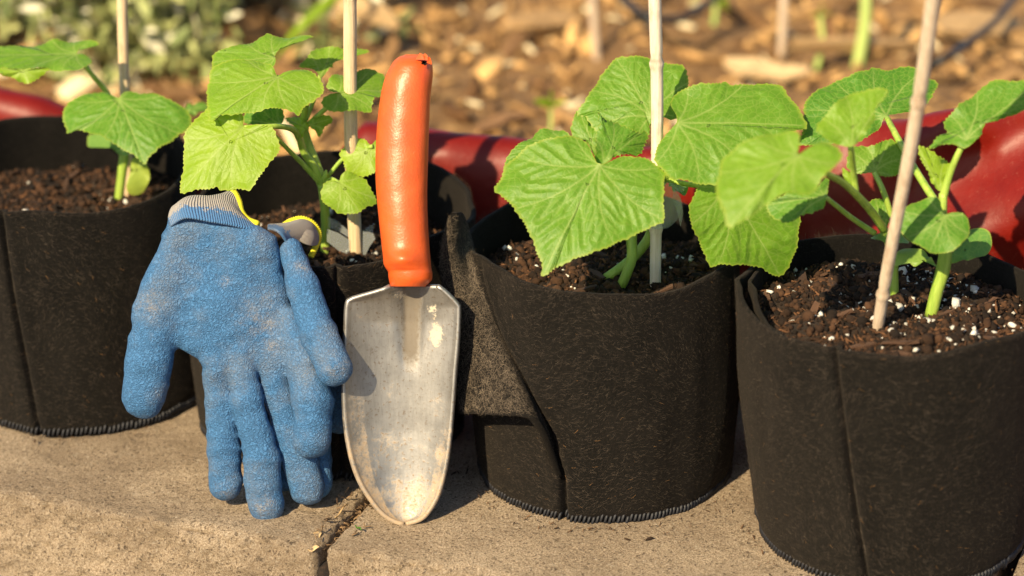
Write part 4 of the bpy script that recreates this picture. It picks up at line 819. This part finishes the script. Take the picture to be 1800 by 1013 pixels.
    hole = c0+np.c_[.0018*np.cos(t_)*jag, -.004+0*t_, .0016*np.sin(t_)*jag]; mk('torn_hole', np.vstack([hole, c0+np.array([[.0, .001, -.001]])]), [[i, (i+1) % 18, 18] for i in range(18)], M['hose'], gp, False)
    for (px_, py_, lx, lz) in ((740, 100, .0035, .003), (748, 101, .003, .0032), (755, 108, .0022, .004)):
        q_ = atY(px_, py_, TY(py_)-.009); V2 = [q_+np.array(d_) for d_ in ((-lx, 0, -.002), (lx*.7, -.002, -.0015), (lx*.4, -.001, lz*.5), (-.2*lx, .0015, lz*.7), (-lx*.8, .003, -.001), (lx*.6, .003, -.001))]
        mk('torn_lip', V2, [[0, 1, 2, 3], [0, 3, 4], [3, 2, 5, 4], [1, 5, 2], [0, 4, 5, 1]], M['rubber'], gp, False)
trowel()

# ------------------------------------------------------------------ mulch: single chips near the front, the rest as litter
CM = []
for k in range(8):
    me = bpy.data.meshes.new('wood_chip'); me.from_pydata(CHV[k].tolist(), [], CHF.tolist()); me.materials.append(M['chip']); CM.append(me)
def mpos(n, n0, n1, x0=-.75, x1=.75):
    s = rng.uniform(x0, x1, n); nn = n0+(n1-n0)*rng.random(n)**1.3; xy = sn(s, nn); return xy, mulch_z(xy[:, 0], xy[:, 1])
xy, z = mpos(290, .62, 1.75, -.75, .85)
for i in range(280):
    o = bpy.data.objects.new('wood_chip', CM[i % 8]); COL.objects.link(o); o.parent = mulch; L = random.uniform(.010, .032); o.location = (xy[i, 0], xy[i, 1], z[i]+.006)
    o.scale = (L, L*random.uniform(.5, 1.1), L*random.uniform(.5, 1)); o.rotation_euler = (random.gauss(0, .35), random.gauss(0, .35), random.uniform(0, 6.28))
n = 15000; xy, z = mpos(n, .36, 2.8, -1.2, 1.3); ln = rng.lognormal(-4.7, .5, n).clip(.004, .036); g = rng.random((n, 1))**1.3
col = np.array([.12, .058, .024])*(1-g)+np.array([.82, .50, .20])*g; col[rng.random(n) < .10] = (.90, .76, .48)
scatter('fine_mulch', CHV, CHF, np.c_[xy, z+.003], np.c_[ln, ln*rng.uniform(.5, 1.2, n), ln*.8], M['chipm'], mulch, .4, col)
def big_chip(px, py, L, wd, yaw, label, c=None):
    P = atZ(px, py, .05); me = bpy.data.meshes.new('bark_slab'); v = CHV[random.randrange(8)]*np.array([L, wd*2.2, L*.5]); me.from_pydata(v.tolist(), [], CHF.tolist()); me.materials.append(c or M['dry'])
    o = bpy.data.objects.new('bark_slab', me); COL.objects.link(o); o.location = (P[0], P[1], mulch_z(P[None, 0], P[None, 1])[0]+.022); o.rotation_euler = (.35, .1, yaw); tag(o, label, 'wood', 'bright wood pieces on the mulch')
big_chip(1345, 112, .044, .014, -.35, 'pale flat wood piece lying on mulch above the large leafed plant')
big_chip(1500, 75, .065, .007, .35, 'thin tan wood sliver lying on mulch between the pale green stems')
big_chip(1720, 50, .055, .024, .6, 'yellowish dry wood piece beside the black tubing at top right')
big_chip(960, 20, .046, .017, .6, 'dry yellow wood piece at top centre of the mulch')
big_chip(880, 200, .034, .010, .95, 'brown slanting bark piece on mulch behind the trowel handle', M['chip'])

# ------------------------------------------------------------------ things standing in the mulch
def bg_stake(x0, y0_, x1, y1, label):
    A = atZ(x1, y1, .035); stake(A, atY(x0, y0_-160, A[1]), .0042, .0042, M['bamboo3'], label, [.1, .22], 'thin stakes in the mulch bed')
bg_stake(1028, 0, 1050, 85, 'thin blurred stake in the mulch at top centre'); bg_stake(1381, 0, 1376, 85, 'thin grey stake in the mulch above the large leafed plant')
def sprout(x0, y0_, x1, y1, r, label, leaves):
    A = atZ(x1, y1, .035); root = empty('garden_sprout', A, label, 'sprout', 'sprouts in the mulch bed'); top = atY(x0, y0_, A[1])
    tube('stem', [A-np.array([0, 0, .01]), A*.6+top*.4+np.array([.004, 0, 0]), top], [r, r*.9, r*.8], M['onion'], root)
    for (dx, dz, l, yaw) in leaves:
        t = np.linspace(0, 1, 9); c = top+np.c_[dx*t, -.01*t, dz*t-.3*l*t*t]; w = (.20*l*np.sin(math.pi*np.clip(t*.9+.08, 0, 1)))[:, None]*np.array([math.cos(yaw), math.sin(yaw), .2])
        V = np.stack([c-w, c+np.array([0, -.1*l, .02*l]), c+w], 1); o = mk('leaf', V.reshape(-1, 3), grid_faces(9, 3), M['leaf'], root, True); o['tint'] = .9
sprout(1523, -60, 1508, 105, .0062, 'thick pale green stalk rising from the mulch at upper right', [(.02, .06, .06, .3), (-.03, .05, .05, 1)])
sprout(1442, 30, 1436, 105, .0030, 'small pale seedling with tiny leaves left of the green stalk', [(-.012, .012, .022, .2), (.014, .014, .022, -.4), (.0, .025, .022, 1.2)])
sprout(968, 190, 955, 245, .0018, 'faint weed seedling on the mulch behind the trowel handle', [(-.015, .02, .03, .5), (.018, .02, .03, -.6), (0, .03, .03, 1.3)])
sprout(1250, -30, 1252, 45, .0030, 'dark green weed at top edge above the large leafed plant', [(-.02, -.01, .03, .5), (.018, -.02, .03, -.6)])
def hose(pts, label):
    P = [atZ(x, y, z_) for x, y, z_ in pts]; o = tube('drip_tubing', P, .0042, M['hose'], None, 50, 10); tag(o, label, 'tubing', 'black drip tubing')
hose([(1560, 160, .0), (1645, 112, .06), (1700, 78, .065), (1762, 25, .07), (1800, -40, .075), (1840, -120, .08)], 'black drip tubing crossing the mulch at top right')
hose([(1040, -60, .08), (1100, 5, .075), (1140, 30, .075), (1200, 32, .07), (1270, -10, .075)], 'black drip tubing loop at top edge behind the whitish stake')
def blade(pts, w, label, m):
    c = catmull([atY(*q) for q in pts], 24); t = np.linspace(0, 1, 24); ww = (w*np.sin(math.pi*(t*.8+.1)))[:, None]*np.array([.5, 0, .85]); V = np.stack([c-ww, c+np.array([0, .004, -.002]), c+ww], 1)
    o = mk('strap_leaf', V.reshape(-1, 3), grid_faces(24, 3), m, None); k = o.modifiers.new('t', 'SOLIDIFY'); k.thickness = .0015; tag(o, label, 'leaf', 'long strap leaves behind the stakes'); o['tint'] = .9
blade([(430, 230, .92), (480, 110, .88), (530, 45, .86), (590, -5, .86), (640, -40, .88)], .016, 'broad green strap leaf left of the tan stake', M['leaf'])
blade([(560, -30, .92), (620, 12, .90), (665, 25, .90), (700, 48, .90)], .013, 'pale yellow strap leaf right of the tan stake', M['dry'])

# ------------------------------------------------------------------ grey green shrub, top left
def shrub():
    c = np.array([-.37, 1.02, .03]); root = empty('shrub', c, 'soft grey green shrub with small leaves behind the leftmost plants', 'shrub')
    n = 9000; d = rng.normal(size=(n, 3)); d /= np.linalg.norm(d, axis=1, keepdims=True); r = rng.random(n)**.45; P = c+d*r[:, None]*np.array([.28, .18, .30]); P[:, 2] = np.abs(P[:, 2]-.02)+.02
    lump = vnoise(P, 16, 5); keep = lump > -.15; P = P[keep]; n = len(P); lump = lump[keep]
    lv = np.array([[[-1, 0, 0], [-.2, .35, .08], [.5, .28, .05], [1, 0, -.1], [.5, -.28, .05], [-.2, -.35, .08]]]); lf = np.array([[0, 1, 2, 3], [0, 3, 4, 5]])
    g = rng.random((n, 1)); col = np.array([.12, .17, .05])*(1-g)+np.array([.48, .50, .20])*g; w = rng.random(n) < .2; col[w] = (.78, .75, .55)
    scatter('foliage', lv, lf, P, rng.uniform(.006, .016, (n, 1)), M['foliage'], root, None, col)
    for k in range(14):
        a_ = rng.uniform(0, 6.28); e = c+np.array([.24*math.cos(a_), .15*math.sin(a_), rng.uniform(.06, .22)])
        tube('branch', [c+np.array([.02*math.cos(a_), .02*math.sin(a_), -.03]), (c+e)/2+np.array([0, 0, .03]), e], [.003, .002, .001], M['chip'], root, 10, 6)
shrub()
def dark_shrub():
    c = np.array([-.60, .86, .02]); root = empty('shrub', c, 'leafy dark green plant at top left corner', 'shrub')
    for k in range(34):
        a_ = rng.uniform(0, 6.28); r = rng.uniform(.02, .12); b = c+np.array([r*math.cos(a_), r*math.sin(a_)*.7, rng.uniform(.05, .27)]); l = rng.uniform(.025, .05); t = np.linspace(0, 1, 7); yaw = rng.uniform(0, 6.28)
        dr = np.array([math.cos(yaw), math.sin(yaw), .4]); sd_ = np.array([-math.sin(yaw), math.cos(yaw), .1]); cc = b+dr*(l*t)[:, None]-np.array([0, 0, .5*l])*(t*t)[:, None]; ww = (l*.35*np.sin(math.pi*(t*.9+.06)))[:, None]*sd_
        o = mk('leaf', np.stack([cc-ww, cc-np.array([0, 0, .03*l]), cc+ww], 1).reshape(-1, 3), grid_faces(7, 3), M['leaf'], root); o['tint'] = .1+.5*random.random()
    for k in range(8):
        a_ = rng.uniform(0, 6.28); tube('stem', [c-np.array([0, 0, .02]), c+np.array([.05*math.cos(a_), .03*math.sin(a_), .08]), c+np.array([.09*math.cos(a_), .06*math.sin(a_), .26])], [.002, .0015, .001], M['stem'], root, 10, 6)
dark_shrub()

# ------------------------------------------------------------------ small litter on the wall
def litter(px, py, L, wd, yaw, label, m, z=.003, name='dry_leaf_bit'):
    P = atZ(px, py, z); t = np.linspace(-1, 1, 9); c, s = math.cos(yaw), math.sin(yaw); V = []
    for q in t:
        for v in (-1, 0, 1):
            w = wd*v*(1-q*q)**.6; V.append((P[0]+c*q*L-s*w, P[1]+s*q*L+c*w, P[2]+.0012*abs(v)+.001*math.sin(q*3)))
    o = mk(name, V, grid_faces(9, 3), m); k = o.modifiers.new('t', 'SOLIDIFY'); k.thickness = .0005; tag(o, label, 'leaf litter', 'litter on the wall')
litter(556, 945, .006, .003, 1.1, 'tan dry leaf scrap lying in the block joint', M['dry'], -.002)
litter(552, 967, .004, .0025, .3, 'orange leaf scrap low in the block joint', M['dry'], -.003)
litter(630, 930, .004, .0007, -1.0, 'thin green needle on the right block near the trowel tip', M['leaf'], .004)
litter(600, 900, .010, .0006, 1.2, 'thin dry stalk along the block joint', M['dry'], .002)
n = 260; s_ = JS+rng.normal(0, .006, n); n_ = rng.uniform(-.075, .05, n); g = rng.random((n, 1)); ln = rng.uniform(.001, .003, n)
scatter('joint_crumbs', CHV, CHF, np.c_[sn(s_, n_), np.where(np.abs(s_-JS) < .007, -.006, .0035)], np.c_[ln, ln*.6, ln*.6], M['crumb'], wall, .5, np.array([.05, .03, .02])*(1-g)+np.array([.34, .22, .12])*g)
n = 420; P = []; k = 0
for b, m_ in ((b1, 90), (b3, 190), (b4, 140)):
    a_ = rng.uniform(-math.pi, 0, m_); r_ = b.rb+.004+np.abs(rng.normal(0, .012, m_)); P.append(np.c_[b.cb[0]+r_*np.cos(a_), b.cb[1]+r_*np.sin(a_)])
P = np.concatenate(P); nn_ = P@NN; P = P[(nn_ > -.075) & (np.abs(P@EE-JS) > .012)]; n = len(P); g = rng.random((n, 1))**1.5; ln = rng.lognormal(-7.1, .4, n)
scatter('spilled_soil', CHV, CHF, np.c_[P, .0032+0*ln], np.c_[ln, ln*.7, ln], M['crumb'], wall, .6, np.array([.03, .018, .012])*(1-g)+np.array([.22, .13, .07])*g)
